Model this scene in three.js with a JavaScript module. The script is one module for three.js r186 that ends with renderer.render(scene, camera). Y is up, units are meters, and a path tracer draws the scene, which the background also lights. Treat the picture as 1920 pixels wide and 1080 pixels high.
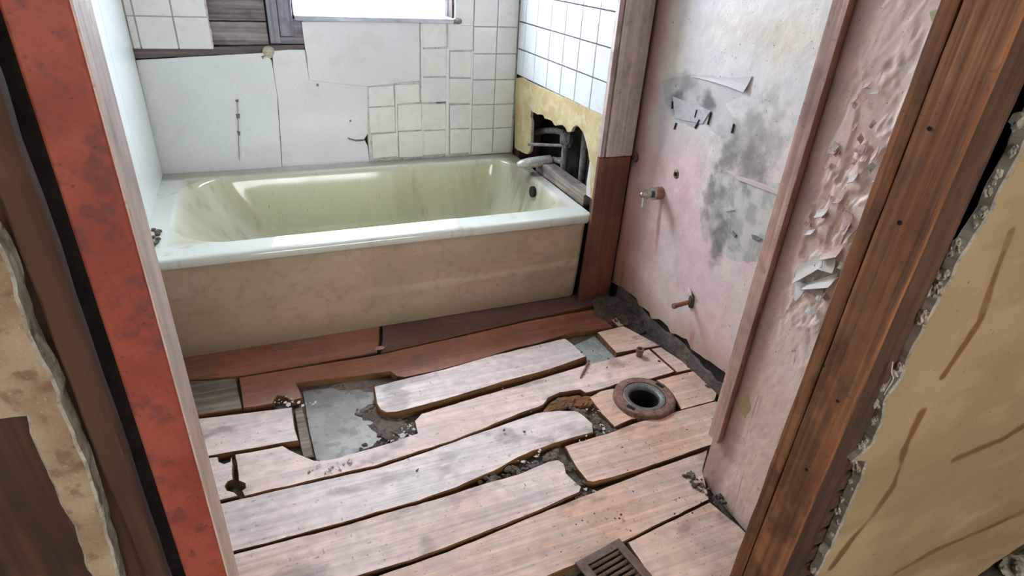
import * as THREE from 'three';
import { RoundedBoxGeometry } from 'three/addons/geometries/RoundedBoxGeometry.js';
import { RectAreaLightUniformsLib } from 'three/addons/lights/RectAreaLightUniformsLib.js';
import { mergeGeometries, toCreasedNormals } from 'three/addons/utils/BufferGeometryUtils.js';

// ---------- camera, sky, daylight, exposure ----------
const scene = new THREE.Scene();
const camera = new THREE.PerspectiveCamera(51.385, 16 / 9, 0.05, 100);
camera.position.set(0.3829, 1.2291, 2.6809);
camera.rotation.set(-0.5077, -0.4184, 0.0647, 'YXZ');
scene.add(camera);
scene.background = new THREE.Color(0.86, 0.94, 1.0);
scene.backgroundIntensity = 7;
const renderer = new THREE.WebGLRenderer({ antialias: true });
renderer.toneMapping = THREE.LinearToneMapping;
renderer.toneMappingExposure = 1.25;
renderer.shadowMap.enabled = true;
RectAreaLightUniformsLib.init();
function daylight(name, w, h, at, to, color, intensity) {
  const l = new THREE.RectAreaLight(color, intensity, w, h);
  l.name = name; l.position.set(...at); scene.add(l); l.lookAt(...to);
  return l;
}
// daylight coming in at the bathroom window, plus fill from an added, unseen hall window behind the camera
daylight('bathroom_window_daylight', 0.6, 0.70, [0.9, 1.37, -0.05], [0.9, 1.0, 2], 0xd8e8ff, 34);
daylight('hall_fill_light', 1.9, 1.3, [0.9, 1.35, 5.0], [0.8, 0.7, 0], 0xffefdc, 1.6);
// low sun that slips in under the unseen added_blind and falls on the tub rim
const sun = new THREE.DirectionalLight(0xfff6e8, 34);
sun.name = 'sun'; sun.target.position.set(0.9, 1.0, -0.1); sun.position.set(0.9 + 0.24 * 6, 1.0 + 0.85 * 6, -0.1 - 6);
scene.add(sun, sun.target);
sun.castShadow = true; Object.assign(sun.shadow.camera, { left: -3, right: 3, top: 3, bottom: -3, near: 0.1, far: 20 }); sun.shadow.mapSize.set(2048, 2048);

// ---------- helpers ----------
const lerp = (a, b, t) => a + (b - a) * t;
const clamp = (x, a = 0, b = 1) => Math.min(b, Math.max(a, x));
const smooth = (a, b, x) => { const t = clamp((x - a) / (b - a)); return t * t * (3 - 2 * t); };
function rng(seed) { let s = seed >>> 0; return () => { s = (s + 0x6d2b79f5) | 0; let t = Math.imul(s ^ (s >>> 15), 1 | s); t = (t + Math.imul(t ^ (t >>> 7), 61 | t)) ^ t; return ((t ^ (t >>> 14)) >>> 0) / 4294967296; }; }
function hash(x, y, s) { let h = Math.imul(x, 374761393) ^ Math.imul(y, 668265263) ^ Math.imul(s, 974634777); h = Math.imul(h ^ (h >>> 13), 1274126177); return ((h ^ (h >>> 16)) >>> 0) / 4294967296; }
function noise(x, y, s = 0, px = 0, py = 0) {
  let ix = Math.floor(x), iy = Math.floor(y);
  const fx = x - ix, fy = y - iy, u = fx * fx * (3 - 2 * fx), v = fy * fy * (3 - 2 * fy);
  let jx = ix + 1, jy = iy + 1;
  if (px) { ix = ((ix % px) + px) % px; jx = ((jx % px) + px) % px; }
  if (py) { iy = ((iy % py) + py) % py; jy = ((jy % py) + py) % py; }
  return lerp(lerp(hash(ix, iy, s), hash(jx, iy, s), u), lerp(hash(ix, jy, s), hash(jx, jy, s), u), v);
}
function fbm(x, y, o = 4, s = 0, px = 0, py = 0) {
  let a = 0.5, t = 0, n = 0;
  for (let i = 0; i < o; i++) { t += a * noise(x, y, s + i * 17, px, py); n += a; a *= 0.5; x *= 2; y *= 2; px *= 2; py *= 2; }
  return t / n;
}
const mix = (a, b, t) => [lerp(a[0], b[0], t), lerp(a[1], b[1], t), lerp(a[2], b[2], t)];
function tex(w, h, fn, { srgb = true, wrap = true, size } = {}) {       // fn(u, v) with u, v in 0..1 gives [r, g, b] 0..255
  const d = new Uint8Array(w * h * 4);
  for (let y = 0, k = 0; y < h; y++) for (let x = 0; x < w; x++, k += 4) {
    const c = fn((x + 0.5) / w, (y + 0.5) / h);
    d[k] = clamp(c[0], 0, 255); d[k + 1] = clamp(c[1], 0, 255); d[k + 2] = clamp(c[2], 0, 255); d[k + 3] = 255;
  }
  const t = new THREE.DataTexture(d, w, h);
  t.magFilter = THREE.LinearFilter; t.minFilter = THREE.LinearMipmapLinearFilter; t.generateMipmaps = true;
  if (srgb) t.colorSpace = THREE.SRGBColorSpace;
  t.wrapS = t.wrapT = wrap ? THREE.RepeatWrapping : THREE.ClampToEdgeWrapping;
  if (size) t.repeat.set(1 / size[0], 1 / size[1]);
  t.needsUpdate = true;
  return t;
}
const std = (o) => new THREE.MeshStandardMaterial({ roughness: 0.8, ...o });
const phys = (o) => new THREE.MeshPhysicalMaterial(o);
const names = {};
function numbered(n) { const k = (names[n] = (names[n] ?? -1) + 1); return k ? `${n}_${String(k).padStart(3, '0')}` : n; }
function mesh(name, g, m, parent = scene) {
  const o = new THREE.Mesh(g, m);
  o.name = parent === scene ? numbered(name) : name;
  if (parent !== scene) { parent.userData.count ??= {}; const k = (parent.userData.count[name] = (parent.userData.count[name] ?? -1) + 1); if (k) o.name = `${name}_${String(k).padStart(3, '0')}`; }
  o.castShadow = o.receiveShadow = true;
  parent.add(o);
  return o;
}
function part(name, g, m, parent) { const k = (parent.userData.count ??= {}); const i = (k[name] = (k[name] ?? -1) + 1); const o = new THREE.Mesh(g, m); o.name = i ? `${name}_${String(i).padStart(3, '0')}` : name; o.castShadow = o.receiveShadow = true; parent.add(o); return o; }
function thing(name, label, category, at = [0, 0, 0], group) { const o = new THREE.Group(); o.name = numbered(name); o.position.set(...at); Object.assign(o.userData, { label, category }); if (group) o.userData.group = group; scene.add(o); return o; }
function setting(name, label) { const o = new THREE.Group(); o.name = name; Object.assign(o.userData, { kind: 'structure' }); if (label) o.userData.label = label; scene.add(o); return o; }
function tag(o, label, category, group) { Object.assign(o.userData, { label, category }); if (group) o.userData.group = group; return o; }
// uv in metres from the dominant normal, u along the grain axis (0 x, 1 y, 2 z)
function muv(g, grain = 0, off = [0, 0]) {
  if (g.index) g = g.toNonIndexed();
  const p = g.attributes.position, uv = new Float32Array(p.count * 2), a = new THREE.Vector3(), b = new THREE.Vector3(), c = new THREE.Vector3();
  for (let i = 0; i < p.count; i += 3) {
    a.fromBufferAttribute(p, i); b.fromBufferAttribute(p, i + 1); c.fromBufferAttribute(p, i + 2);
    const n = b.clone().sub(a).cross(c.clone().sub(a)), w = [Math.abs(n.x), Math.abs(n.y), Math.abs(n.z)], k = w.indexOf(Math.max(...w));
    const ax = [0, 1, 2].filter((q) => q !== k);
    let [uA, vA] = ax; if (vA === grain) [uA, vA] = [vA, uA];
    [a, b, c].forEach((q, j) => { const e = q.toArray(); uv[(i + j) * 2] = e[uA] + off[0]; uv[(i + j) * 2 + 1] = e[vA] + off[1]; });
  }
  g.setAttribute('uv', new THREE.BufferAttribute(uv, 2));
  return g;
}
// planar uv over a rectangle of two axes
function puv(g, ua, va, u0, u1, v0, v1) {
  const p = g.attributes.position, uv = new Float32Array(p.count * 2);
  for (let i = 0; i < p.count; i++) { const e = [p.getX(i), p.getY(i), p.getZ(i)]; uv[i * 2] = (e[ua] - u0) / (u1 - u0); uv[i * 2 + 1] = (e[va] - v0) / (v1 - v0); }
  g.setAttribute('uv', new THREE.BufferAttribute(uv, 2));
  return g;
}
function box(x0, x1, y0, y1, z0, z1, grain = 0, r = 0, off) {
  const g = r ? new RoundedBoxGeometry(x1 - x0, y1 - y0, z1 - z0, 2, r) : new THREE.BoxGeometry(x1 - x0, y1 - y0, z1 - z0);
  g.translate((x0 + x1) / 2, (y0 + y1) / 2, (z0 + z1) / 2);
  return muv(g, grain, off);
}
const BASIS = {
  floor: [[1, 0, 0], [0, 0, -1], [0, 1, 0], (p) => [p[0], -p[1]]],
  back: [[1, 0, 0], [0, 1, 0], [0, 0, 1], (p) => [p[0], p[1]]],
  right: [[0, 0, 1], [0, 1, 0], [-1, 0, 0], (p) => [p[0], p[1]]],       // faces -x, points are [z, y]
  left: [[0, 0, -1], [0, 1, 0], [1, 0, 0], (p) => [-p[0], p[1]]],       // faces +x, points are [z, y]
};
function ragged(pts, amp, step, seed) {
  const out = [], n = pts.length;
  for (let i = 0; i < n; i++) {
    const a = pts[i], b = pts[(i + 1) % n], dx = b[0] - a[0], dy = b[1] - a[1], L = Math.hypot(dx, dy), k = Math.max(1, Math.round(L / step));
    for (let j = 0; j < k; j++) {
      const t = j / k, w = j ? 1 : 0.3, d = (fbm((i * 7.3 + t * L * 30), seed * 3.7, 3, seed) - 0.5) * 2 * amp * w;
      out.push([a[0] + dx * t - (dy / (L || 1)) * d, a[1] + dy * t + (dx / (L || 1)) * d]);
    }
  }
  return out;
}
// a flat piece with an outline: POINTS on the plane, from BASE outwards by THICK
function slab(plane, pts, base, thick, { amp = 0, step = 0.02, seed = 1, bevel = 0.0015, holes = [], grain = 0, off, seg = 1 } = {}) {
  const [A, B, Cn, to] = BASIS[plane];
  let q = pts.map(to);
  if (amp) q = ragged(q, amp, step, seed);
  const s = new THREE.Shape(q.map((p) => new THREE.Vector2(...p)));
  for (const h of holes) s.holes.push(new THREE.Path((amp ? ragged(h.map(to), amp, step, seed + 5) : h.map(to)).map((p) => new THREE.Vector2(...p))));
  const b = Math.min(bevel, thick * 0.45);
  const g = new THREE.ExtrudeGeometry(s, { depth: Math.max(1e-4, thick - (b ? 2 * b : 0)), bevelEnabled: b > 0, bevelSize: b, bevelThickness: b, bevelOffset: -b, bevelSegments: seg, curveSegments: 8 });
  if (b) g.translate(0, 0, b);
  const k = plane === 'floor' ? [0, base, 0] : plane === 'back' ? [0, 0, base] : [base, 0, 0];
  const groups = g.groups.map((x) => ({ ...x }));
  g.applyMatrix4(new THREE.Matrix4().makeBasis(new THREE.Vector3(...A), new THREE.Vector3(...B), new THREE.Vector3(...Cn)).setPosition(...k));
  const r = muv(g, grain, off);
  r.groups = groups;
  return r;
}
const rect = (a0, a1, b0, b1) => [[a0, b0], [a1, b0], [a1, b1], [a0, b1]];
function circle(cx, cy, r, n = 20, ry = r) { return Array.from({ length: n }, (_, i) => [cx + r * Math.cos((i / n) * 2 * Math.PI), cy + ry * Math.sin((i / n) * 2 * Math.PI)]); }
// a thin curved sheet with a thickness, from a function of (u, v)
function sheet(fn, nu, nv, thick, mask) {
  const pos = [], idx = [], N = (nu + 1) * (nv + 1), P = [];
  for (let j = 0; j <= nv; j++) for (let i = 0; i <= nu; i++) P.push(fn(i / nu, j / nv));
  const at = (i, j) => P[clamp(j, 0, nv) * (nu + 1) + clamp(i, 0, nu)];
  for (const s of [0.5, -0.5]) for (let j = 0; j <= nv; j++) for (let i = 0; i <= nu; i++) {
    const n = at(i + 1, j).clone().sub(at(i - 1, j)).cross(at(i, j + 1).clone().sub(at(i, j - 1))).normalize();
    pos.push(...at(i, j).clone().addScaledVector(n, s * thick).toArray());
  }
  const id = (i, j, s) => s * N + j * (nu + 1) + i, quad = (a, b, c, d) => idx.push(a, b, c, a, c, d);
  for (let j = 0; j < nv; j++) for (let i = 0; i < nu; i++) { quad(id(i, j, 0), id(i + 1, j, 0), id(i + 1, j + 1, 0), id(i, j + 1, 0)); quad(id(i, j, 1), id(i, j + 1, 1), id(i + 1, j + 1, 1), id(i + 1, j, 1)); }
  for (let i = 0; i < nu; i++) { quad(id(i, 0, 1), id(i + 1, 0, 1), id(i + 1, 0, 0), id(i, 0, 0)); quad(id(i, nv, 0), id(i + 1, nv, 0), id(i + 1, nv, 1), id(i, nv, 1)); }
  for (let j = 0; j < nv; j++) { quad(id(0, j, 0), id(0, j + 1, 0), id(0, j + 1, 1), id(0, j, 1)); quad(id(nu, j, 1), id(nu, j + 1, 1), id(nu, j + 1, 0), id(nu, j, 0)); }
  const g = new THREE.BufferGeometry();
  g.setAttribute('position', new THREE.Float32BufferAttribute(pos, 3)); g.setIndex(idx);
  return muv(toCreasedNormals(g, 0.6));
}
function tube(pts, r, seg = 24, rad = 12) { return new THREE.TubeGeometry(new THREE.CatmullRomCurve3(pts.map((p) => new THREE.Vector3(...p))), seg, r, rad, false); }
function rod(a, b, r, rad = 14, r2 = r) {
  const A = new THREE.Vector3(...a), B = new THREE.Vector3(...b), d = B.clone().sub(A), g = new THREE.CylinderGeometry(r2, r, d.length(), rad);
  g.applyQuaternion(new THREE.Quaternion().setFromUnitVectors(new THREE.Vector3(0, 1, 0), d.normalize())); g.translate(...A.add(B).multiplyScalar(0.5).toArray());
  return g;
}
function lump(r, seed, sx, sy, sz, detail = 3, rough = 0.35) {
  const g = new THREE.IcosahedronGeometry(r, detail), p = g.attributes.position, v = new THREE.Vector3();
  for (let i = 0; i < p.count; i++) {
    v.fromBufferAttribute(p, i); const n = v.clone().normalize();
    const k = 1 + rough * (fbm(n.x * 2.2 + 9 + n.z, n.y * 2.2 + 5 + n.z * 1.7, 4, seed) - 0.5) * 2;
    p.setXYZ(i, v.x * k * sx, v.y * k * sy, v.z * k * sz);
  }
  g.computeVertexNormals();
  return g;
}

// ---------- surface textures ----------
// wood with worn paint: u runs along the grain, 2 m x 0.5 m a repeat
function woodTex(c, seed, { grain = 0.5, dirt = 0.5, patch = 0.5, W = 1024, H = 512 } = {}) {
  return tex(W, H, (u, v) => {
    const n = fbm(u * 8, v * 3, 4, seed, 8, 3), st = fbm(u * 6, v * 60, 4, seed + 3, 6, 60), pt = fbm(u * 14, v * 6, 5, seed + 7, 14, 6), fi = fbm(u * 90, v * 30, 3, seed + 9, 90, 30);
    let k = mix(c[0], c[1], smooth(0.3, 0.7, n));
    k = mix(k, c[2], patch * smooth(0.52, 0.66, pt));
    const g = 1 + grain * (st - 0.5) * 0.7 + (fi - 0.5) * 0.16;
    k = k.map((x) => x * g);
    const sp = noise(u * 300, v * 80, seed + 11, 300, 80);
    k = mix(k, [70, 55, 48], dirt * (smooth(0.9, 0.97, sp) * 0.6 + 0.45 * smooth(0.6, 0.8, fbm(u * 20, v * 9, 4, seed + 21, 20, 9))));
    return k;
  }, { size: [2, 0.5] });
}
const grainBump = tex(1024, 512, (u, v) => { const b = 255 * (0.7 * fbm(u * 6, v * 70, 4, 91, 6, 70) + 0.3 * fbm(u * 60, v * 20, 3, 95, 60, 20)); return [b, b, b]; }, { srgb: false, size: [2, 0.5] });
const roughBump = tex(512, 512, (u, v) => { const b = 255 * fbm(u * 20, v * 20, 5, 31, 20, 20); return [b, b, b]; }, { srgb: false, size: [0.5, 0.5] });
const wood = (c, seed, o = {}, m = {}) => std({ map: woodTex(c, seed, o), bumpMap: grainBump, bumpScale: 0.0012, roughness: 0.62, ...m });
function blotch(c, seed, f = 8, size = 0.6, W = 512, extra) {
  return tex(W, W, (u, v) => {
    const n = fbm(u * f, v * f, 5, seed, f, f), d = fbm(u * f * 3, v * f * 3, 4, seed + 5, f * 3, f * 3), s = noise(u * 140, v * 140, seed + 8, 140, 140);
    let k = mix(c[0], c[1], smooth(0.3, 0.7, n)); k = mix(k, c[2], 0.6 * smooth(0.55, 0.75, d));
    k = mix(k, c[3] ?? c[2], 0.7 * smooth(0.93, 0.98, s));
    const g = 0.008 + 0.0009 * Math.max(0, 255 - c[0][0]); return k.map((x) => x * (1 - g / 2 + g * noise(u * 250, v * 250, seed + 3, 250, 250)));
  }, { size: [size, size] });
}
const M = {
  pale: wood([[224, 204, 194], [214, 192, 181], [194, 182, 175]], 11, { grain: 0.3, dirt: 0.62 }, { roughness: 0.5 }),
  pink: wood([[220, 196, 184], [212, 182, 166], [194, 176, 165]], 12, { grain: 0.32, dirt: 0.66 }, { roughness: 0.55 }),
  peach: wood([[220, 188, 168], [214, 174, 150], [198, 176, 162]], 13, { grain: 0.35, dirt: 0.75 }, { roughness: 0.6 }),
  red: wood([[160, 104, 80], [144, 90, 68], [140, 104, 92]], 14, { grain: 0.4, dirt: 0.5 }, { roughness: 0.55 }),
  maroon: wood([[116, 84, 76], [102, 70, 62], [96, 74, 68]], 15, { grain: 0.4, dirt: 0.6 }),
  grey: wood([[140, 128, 114], [118, 106, 94], [92, 82, 74]], 16, { grain: 0.8, dirt: 0.6 }, { roughness: 0.85 }),
  edge: wood([[126, 84, 46], [98, 64, 36], [70, 46, 28]], 17, { grain: 0.9, dirt: 0.5 }, { roughness: 0.9 }),
  stud: wood([[158, 104, 64], [134, 82, 48], [104, 66, 40]], 18, { grain: 0.9, dirt: 0.6, patch: 0.7 }, { roughness: 0.75, bumpScale: 0.002 }),
  studDark: wood([[92, 62, 42], [74, 48, 32], [56, 38, 28]], 19, { grain: 0.9, dirt: 0.7 }, { roughness: 0.85, bumpScale: 0.002 }),
  redStud: std({ map: blotch([[162, 78, 58], [142, 62, 42], [104, 52, 48], [60, 34, 30]], 21, 12, 0.5), bumpMap: roughBump, bumpScale: 0.001, roughness: 0.6 }),
  palestud: wood([[214, 192, 176], [204, 174, 154], [176, 160, 152]], 22, { grain: 0.4, dirt: 0.5 }),
  lath: wood([[142, 134, 130], [120, 112, 110], [88, 82, 82]], 23, { grain: 0.95, dirt: 0.7 }, { roughness: 0.95, bumpScale: 0.002 }),  // greyed and lightened to carry the haze round the window
  bluewood: wood([[134, 132, 146], [116, 116, 132], [146, 128, 126]], 24, { grain: 0.7, dirt: 0.5 }, { roughness: 0.7 }),
  hazySillPaint: wood([[196, 198, 206], [176, 180, 192], [150, 152, 164]], 241, { grain: 0.3, dirt: 0.3 }, { roughness: 0.5 }),  // pale bluish tone put in for the haze below the window
  tile: phys({ map: blotch([[228, 228, 224], [222, 221, 216], [216, 215, 208], [196, 192, 184]], 25, 5, 0.45), roughness: 0.22, clearcoat: 0.5, clearcoatRoughness: 0.12 }),
  tileEnd: phys({ map: blotch([[206, 209, 208], [200, 203, 201], [196, 198, 194], [178, 176, 170]], 251, 5, 0.45), roughness: 0.25, clearcoat: 0.4, clearcoatRoughness: 0.15 }),
  cream: phys({ map: blotch([[228, 227, 221], [223, 221, 212], [216, 213, 203], [196, 190, 180]], 26, 5, 0.45), roughness: 0.3, clearcoat: 0.3, clearcoatRoughness: 0.2 }),
  panel: phys({ map: blotch([[222, 226, 224], [216, 220, 218], [213, 217, 214], [206, 208, 204]], 27, 3, 0.8), roughness: 0.35, clearcoat: 0.3, clearcoatRoughness: 0.25 }),
  vinyl: phys({ map: blotch([[224, 227, 228], [217, 220, 222], [212, 212, 208], [206, 206, 200]], 28, 3, 0.8), roughness: 0.25, clearcoat: 0.6, clearcoatRoughness: 0.15 }),
  grout: std({ map: blotch([[216, 214, 208], [204, 200, 194], [150, 146, 140], [110, 106, 100]], 29, 20, 0.5), roughness: 0.95 }),
  groutDark: std({ map: blotch([[128, 126, 128], [110, 106, 108], [84, 80, 80], [60, 58, 58]], 30, 20, 0.5), roughness: 0.95 }),
  dark: std({ map: blotch([[58, 50, 44], [44, 38, 34], [32, 28, 26]], 32, 10, 0.6), roughness: 1 }),
  black: std({ color: 0x1c1a18, roughness: 1 }),
  dirt: std({ map: blotch([[112, 98, 86], [92, 80, 70], [68, 58, 50], [170, 160, 150]], 33, 16, 0.5), bumpMap: roughBump, bumpScale: 0.006, roughness: 1 }),
  mortar: std({ map: blotch([[96, 82, 72], [74, 62, 54], [128, 112, 102], [50, 44, 40]], 34, 12, 0.3), bumpMap: roughBump, bumpScale: 0.006, roughness: 1 }),
  tin: std({ map: blotch([[136, 130, 120], [116, 110, 100], [94, 84, 74], [170, 164, 156]], 35, 6, 0.4), roughness: 0.5, metalness: 0.25 }),
  tinGreen: std({ map: blotch([[164, 170, 158], [146, 152, 142], [120, 122, 114], [70, 66, 60]], 36, 8, 0.2), roughness: 0.6 }),
  chip: std({ color: 0xc2bab0, roughness: 0.7, side: THREE.DoubleSide }),
  chipYellow: std({ color: 0xb99a5a, roughness: 0.8 }),
  rust: std({ map: blotch([[146, 112, 96], [122, 90, 76], [160, 130, 114], [80, 56, 48]], 37, 10, 0.15), bumpMap: roughBump, bumpScale: 0.004, roughness: 0.9, metalness: 0.15 }),
  lead: std({ map: blotch([[128, 126, 118], [106, 106, 100], [146, 142, 132], [60, 56, 52]], 38, 10, 0.15), roughness: 0.5, metalness: 0.5 }),
  chrome: std({ map: blotch([[190, 188, 184], [168, 166, 162], [140, 134, 126], [110, 100, 92]], 39, 10, 0.1), roughness: 0.25, metalness: 0.85 }),
  dustChrome: std({ map: blotch([[206, 202, 196], [184, 178, 172], [216, 212, 206], [140, 134, 128]], 40, 10, 0.1), roughness: 0.3, metalness: 0.4 }),
  dust: std({ map: blotch([[134, 128, 122], [108, 102, 96], [150, 144, 136], [70, 66, 62]], 41, 14, 0.2), bumpMap: roughBump, bumpScale: 0.004, roughness: 1 }),
  copper: std({ map: blotch([[168, 108, 78], [140, 86, 62], [112, 76, 60], [70, 50, 40]], 42, 10, 0.1), roughness: 0.5, metalness: 0.5 }),
  patina: std({ map: blotch([[86, 100, 90], [66, 76, 70], [110, 96, 80], [50, 50, 46]], 43, 10, 0.1), roughness: 0.8, metalness: 0.2 }),
  vent: std({ map: blotch([[128, 106, 92], [108, 88, 76], [92, 72, 62], [60, 48, 42]], 44, 10, 0.2), roughness: 0.7, metalness: 0.3 }),
  plain: std({ map: blotch([[198, 186, 168], [188, 174, 154], [176, 160, 140]], 46, 4, 2), roughness: 0.95 }),
  crumble: std({ map: blotch([[190, 182, 166], [168, 158, 140], [138, 126, 108], [214, 208, 196]], 47, 14, 0.2), bumpMap: roughBump, bumpScale: 0.008, roughness: 1 }),
  hallFloor: wood([[92, 80, 70], [74, 64, 56], [60, 52, 46]], 253, { grain: 0.7, dirt: 0.8 }, { roughness: 0.9 }),
  glass: phys({ color: 0xffffff, transmission: 1, thickness: 0, roughness: 0.02, ior: 1.45 }),
};

// ---------- floor ----------
const floor = setting('floor', 'worn wooden plank floor with gaps and missing boards');
const flangeAt = [1.412, 1.468], drainHoles = [];
{
  const holes = [circle(flangeAt[0], flangeAt[1], 0.052, 24), rect(0.9, 1.06, 1.925, 2.08)];
  part('subfloor', slab('floor', rect(-0.012, 1.675, -0.012, 2.2), -0.06, 0.034, { bevel: 0, holes }), M.dirt, floor);
  part('crawl_space', box(-0.1, 1.8, -0.4, -0.34, -0.1, 2.06), M.dark, floor);
  part('riser', box(0.2, 1.3, -0.32, -0.03, 2.195, 2.225), M.studDark, floor);
}
let plankSeed = 100;
function plank(pts, m, { top = 0, thick = 0.024, amp = 0.0022, step = 0.022, bevel = 0.0022, holes, tilt } = {}) {
  plankSeed += 7;
  const r = rng(plankSeed), g = slab('floor', pts, top - thick, thick, { amp, step, seed: plankSeed, bevel, holes, off: [r() * 2, r() * 0.5] });
  const o = part('plank', g, [m, M.edge], floor);
  if (tilt) tilt(o);
  return o;
}
const pl = [
  // along the tub
  plank([[-0.015, 0.861], [0.048, 0.758], [0.7, 0.779], [0.683, 0.863], [0.658, 0.952], [0.466, 0.955], [0.213, 0.952], [0.064, 0.921], [-0.002, 0.928]], M.red),
  plank([[0.706, 0.789], [1.578, 0.774], [1.631, 0.841], [1.552, 0.886], [1.415, 0.897], [1.253, 0.905], [0.987, 0.928], [0.669, 0.955], [0.694, 0.866]], M.maroon, { top: -0.003 }),
  // red board with a notch cut for the patch and a bite at its edge
  plank([[0.216, 0.959], [0.464, 0.964], [0.653, 0.97], [0.954, 0.947], [1.245, 0.923], [1.531, 0.919], [1.539, 1.061], [1.382, 1.044], [1.343, 1.05], [1.275, 1.062], [1.205, 1.073], [1.142, 1.074], [1.024, 1.095], [0.836, 1.118], [0.715, 1.121], [0.69, 1.107], [0.675, 1.075], [0.52, 1.058], [0.382, 1.042], [0.384, 1.054], [0.394, 1.123], [0.364, 1.129], [0.354, 1.12], [0.344, 1.099], [0.323, 1.089], [0.309, 1.124], [0.261, 1.123], [0.226, 1.119]], M.red, { top: 0.001 }),
  plank([[-0.01, 0.925], [0.067, 0.925], [0.206, 0.953], [0.223, 1.111], [0.09, 1.104], [0.019, 1.104]], M.grey, { top: -0.004 }),
  // left, in front of the patch
  plank([[0.021, 1.133], [0.1, 1.124], [0.362, 1.157], [0.362, 1.248], [0.367, 1.309], [0.127, 1.294], [0.045, 1.288]], M.pale),
  plank([[0.366, 1.158], [0.39, 1.151], [0.396, 1.259], [0.4, 1.377], [0.372, 1.376], [0.369, 1.319], [0.367, 1.238]], M.grey, { top: -0.009, thick: 0.014 }),
  // board with a rounded end
  plank([[0.607, 1.144], [0.68, 1.136], [0.833, 1.126], [1.021, 1.101], [1.321, 1.08], [1.335, 1.135], [1.342, 1.21], [1.191, 1.238], [1.025, 1.251], [0.844, 1.274], [0.743, 1.283], [0.65, 1.288], [0.619, 1.281], [0.604, 1.26], [0.599, 1.228]], M.pale, { top: 0.008, thick: 0.032, bevel: 0.004 }),
  plank([[1.459, 1.075], [1.579, 1.066], [1.644, 1.226], [1.46, 1.217]], M.peach, { top: 0.003 }),
  plank([[1.559, 0.927], [1.586, 0.923], [1.594, 1.058], [1.563, 1.061]], M.peach, { top: -0.002 }),
  // long board that crosses the room
  plank([[0.201, 1.311], [0.324, 1.317], [0.343, 1.343], [0.362, 1.364], [0.4, 1.402], [0.452, 1.412], [0.51, 1.408], [0.615, 1.4], [0.687, 1.388], [0.692, 1.335], [0.72, 1.309], [0.953, 1.285], [1.181, 1.26], [1.335, 1.243], [1.45, 1.237], [1.59, 1.23], [1.6, 1.374], [1.498, 1.384], [1.386, 1.372], [1.318, 1.379], [1.246, 1.381], [1.237, 1.361], [1.167, 1.353], [1.119, 1.365], [1.09, 1.391], [0.96, 1.414], [0.865, 1.436], [0.712, 1.458], [0.544, 1.476], [0.46, 1.473], [0.222, 1.471], [0.216, 1.449], [0.225, 1.443], [0.224, 1.428], [0.209, 1.412], [0.206, 1.368]], M.pink, { top: 0.002, amp: 0.003, holes: [circle(...[[1.582, 1.306]][0], 0.008, 16)] }),
  plank([[0.045, 1.292], [0.127, 1.298], [0.16, 1.303], [0.163, 1.323], [0.175, 1.335], [0.189, 1.332], [0.193, 1.314], [0.197, 1.345], [0.198, 1.402], [0.185, 1.405], [0.178, 1.418], [0.183, 1.434], [0.2, 1.446], [0.209, 1.463], [0.156, 1.463], [0.069, 1.466]], M.pale),
  plank([[1.602, 1.226], [1.646, 1.226], [1.677, 1.379], [1.609, 1.377]], M.peach, { top: -0.003 }),
  // fourth board
  plank([[0.07, 1.477], [0.157, 1.472], [0.459, 1.479], [0.554, 1.482], [0.714, 1.463], [0.874, 1.439], [1.057, 1.416], [1.124, 1.426], [1.18, 1.447], [1.191, 1.476], [1.199, 1.515], [1.182, 1.55], [1.079, 1.553], [1.046, 1.553], [0.932, 1.57], [0.848, 1.596], [0.735, 1.617], [0.613, 1.628], [0.524, 1.628], [0.437, 1.632], [0.181, 1.631], [0.08, 1.633]], M.pale, { amp: 0.003 }),
  // round the toilet flange
  plank([[1.25, 1.399], [1.301, 1.382], [1.348, 1.383], [1.37, 1.422], [1.361, 1.494], [1.351, 1.54], [1.327, 1.535], [1.256, 1.549], [1.248, 1.482]], M.peach, { top: -0.002 }),
  plank([[1.511, 1.392], [1.675, 1.388], [1.681, 1.504], [1.635, 1.546], [1.5, 1.548], [1.52, 1.477], [1.522, 1.425]], M.peach, { top: -0.001 }),
  plank([[1.071, 1.576], [1.245, 1.567], [1.331, 1.556], [1.496, 1.552], [1.634, 1.551], [1.649, 1.655], [1.521, 1.715], [1.474, 1.713], [1.231, 1.726], [1.084, 1.723], [1.07, 1.713], [1.066, 1.669]], M.peach, { amp: 0.003, top: 0.003 }),
  // in front
  plank([[0.08, 1.646], [0.183, 1.638], [0.436, 1.641], [0.519, 1.639], [0.62, 1.638], [0.754, 1.632], [0.907, 1.628], [0.959, 1.619], [1.002, 1.613], [1.031, 1.615], [1.04, 1.635], [1.031, 1.669], [1.048, 1.726], [1.034, 1.741], [0.902, 1.76], [0.782, 1.772], [0.66, 1.784], [0.566, 1.79], [0.469, 1.789], [0.324, 1.795], [0.091, 1.806]], M.pink, { amp: 0.003, top: 0.002 }),
  plank([[0.091, 1.817], [0.323, 1.805], [0.482, 1.801], [0.657, 1.793], [0.888, 1.767], [1.049, 1.752], [1.225, 1.736], [1.467, 1.722], [1.396, 1.791], [1.351, 1.876], [1.071, 1.911], [0.921, 1.928], [0.847, 1.933], [0.681, 1.951], [0.103, 2.007]], M.peach),
  plank([[1.073, 1.915], [1.347, 1.882], [1.369, 1.967], [1.385, 2.125], [1.367, 2.175], [1.069, 2.143]], M.peach),
];
for (const [u, w] of [[[0.35, 0.42], [1.9, 2.2]], [[0.43, 0.9], [1.99, 2.19]], [[1.12, 1.28], [2.05, 2.19]]]) plank(rect(...u, ...w), M.pink, { top: -0.002 });

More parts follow.
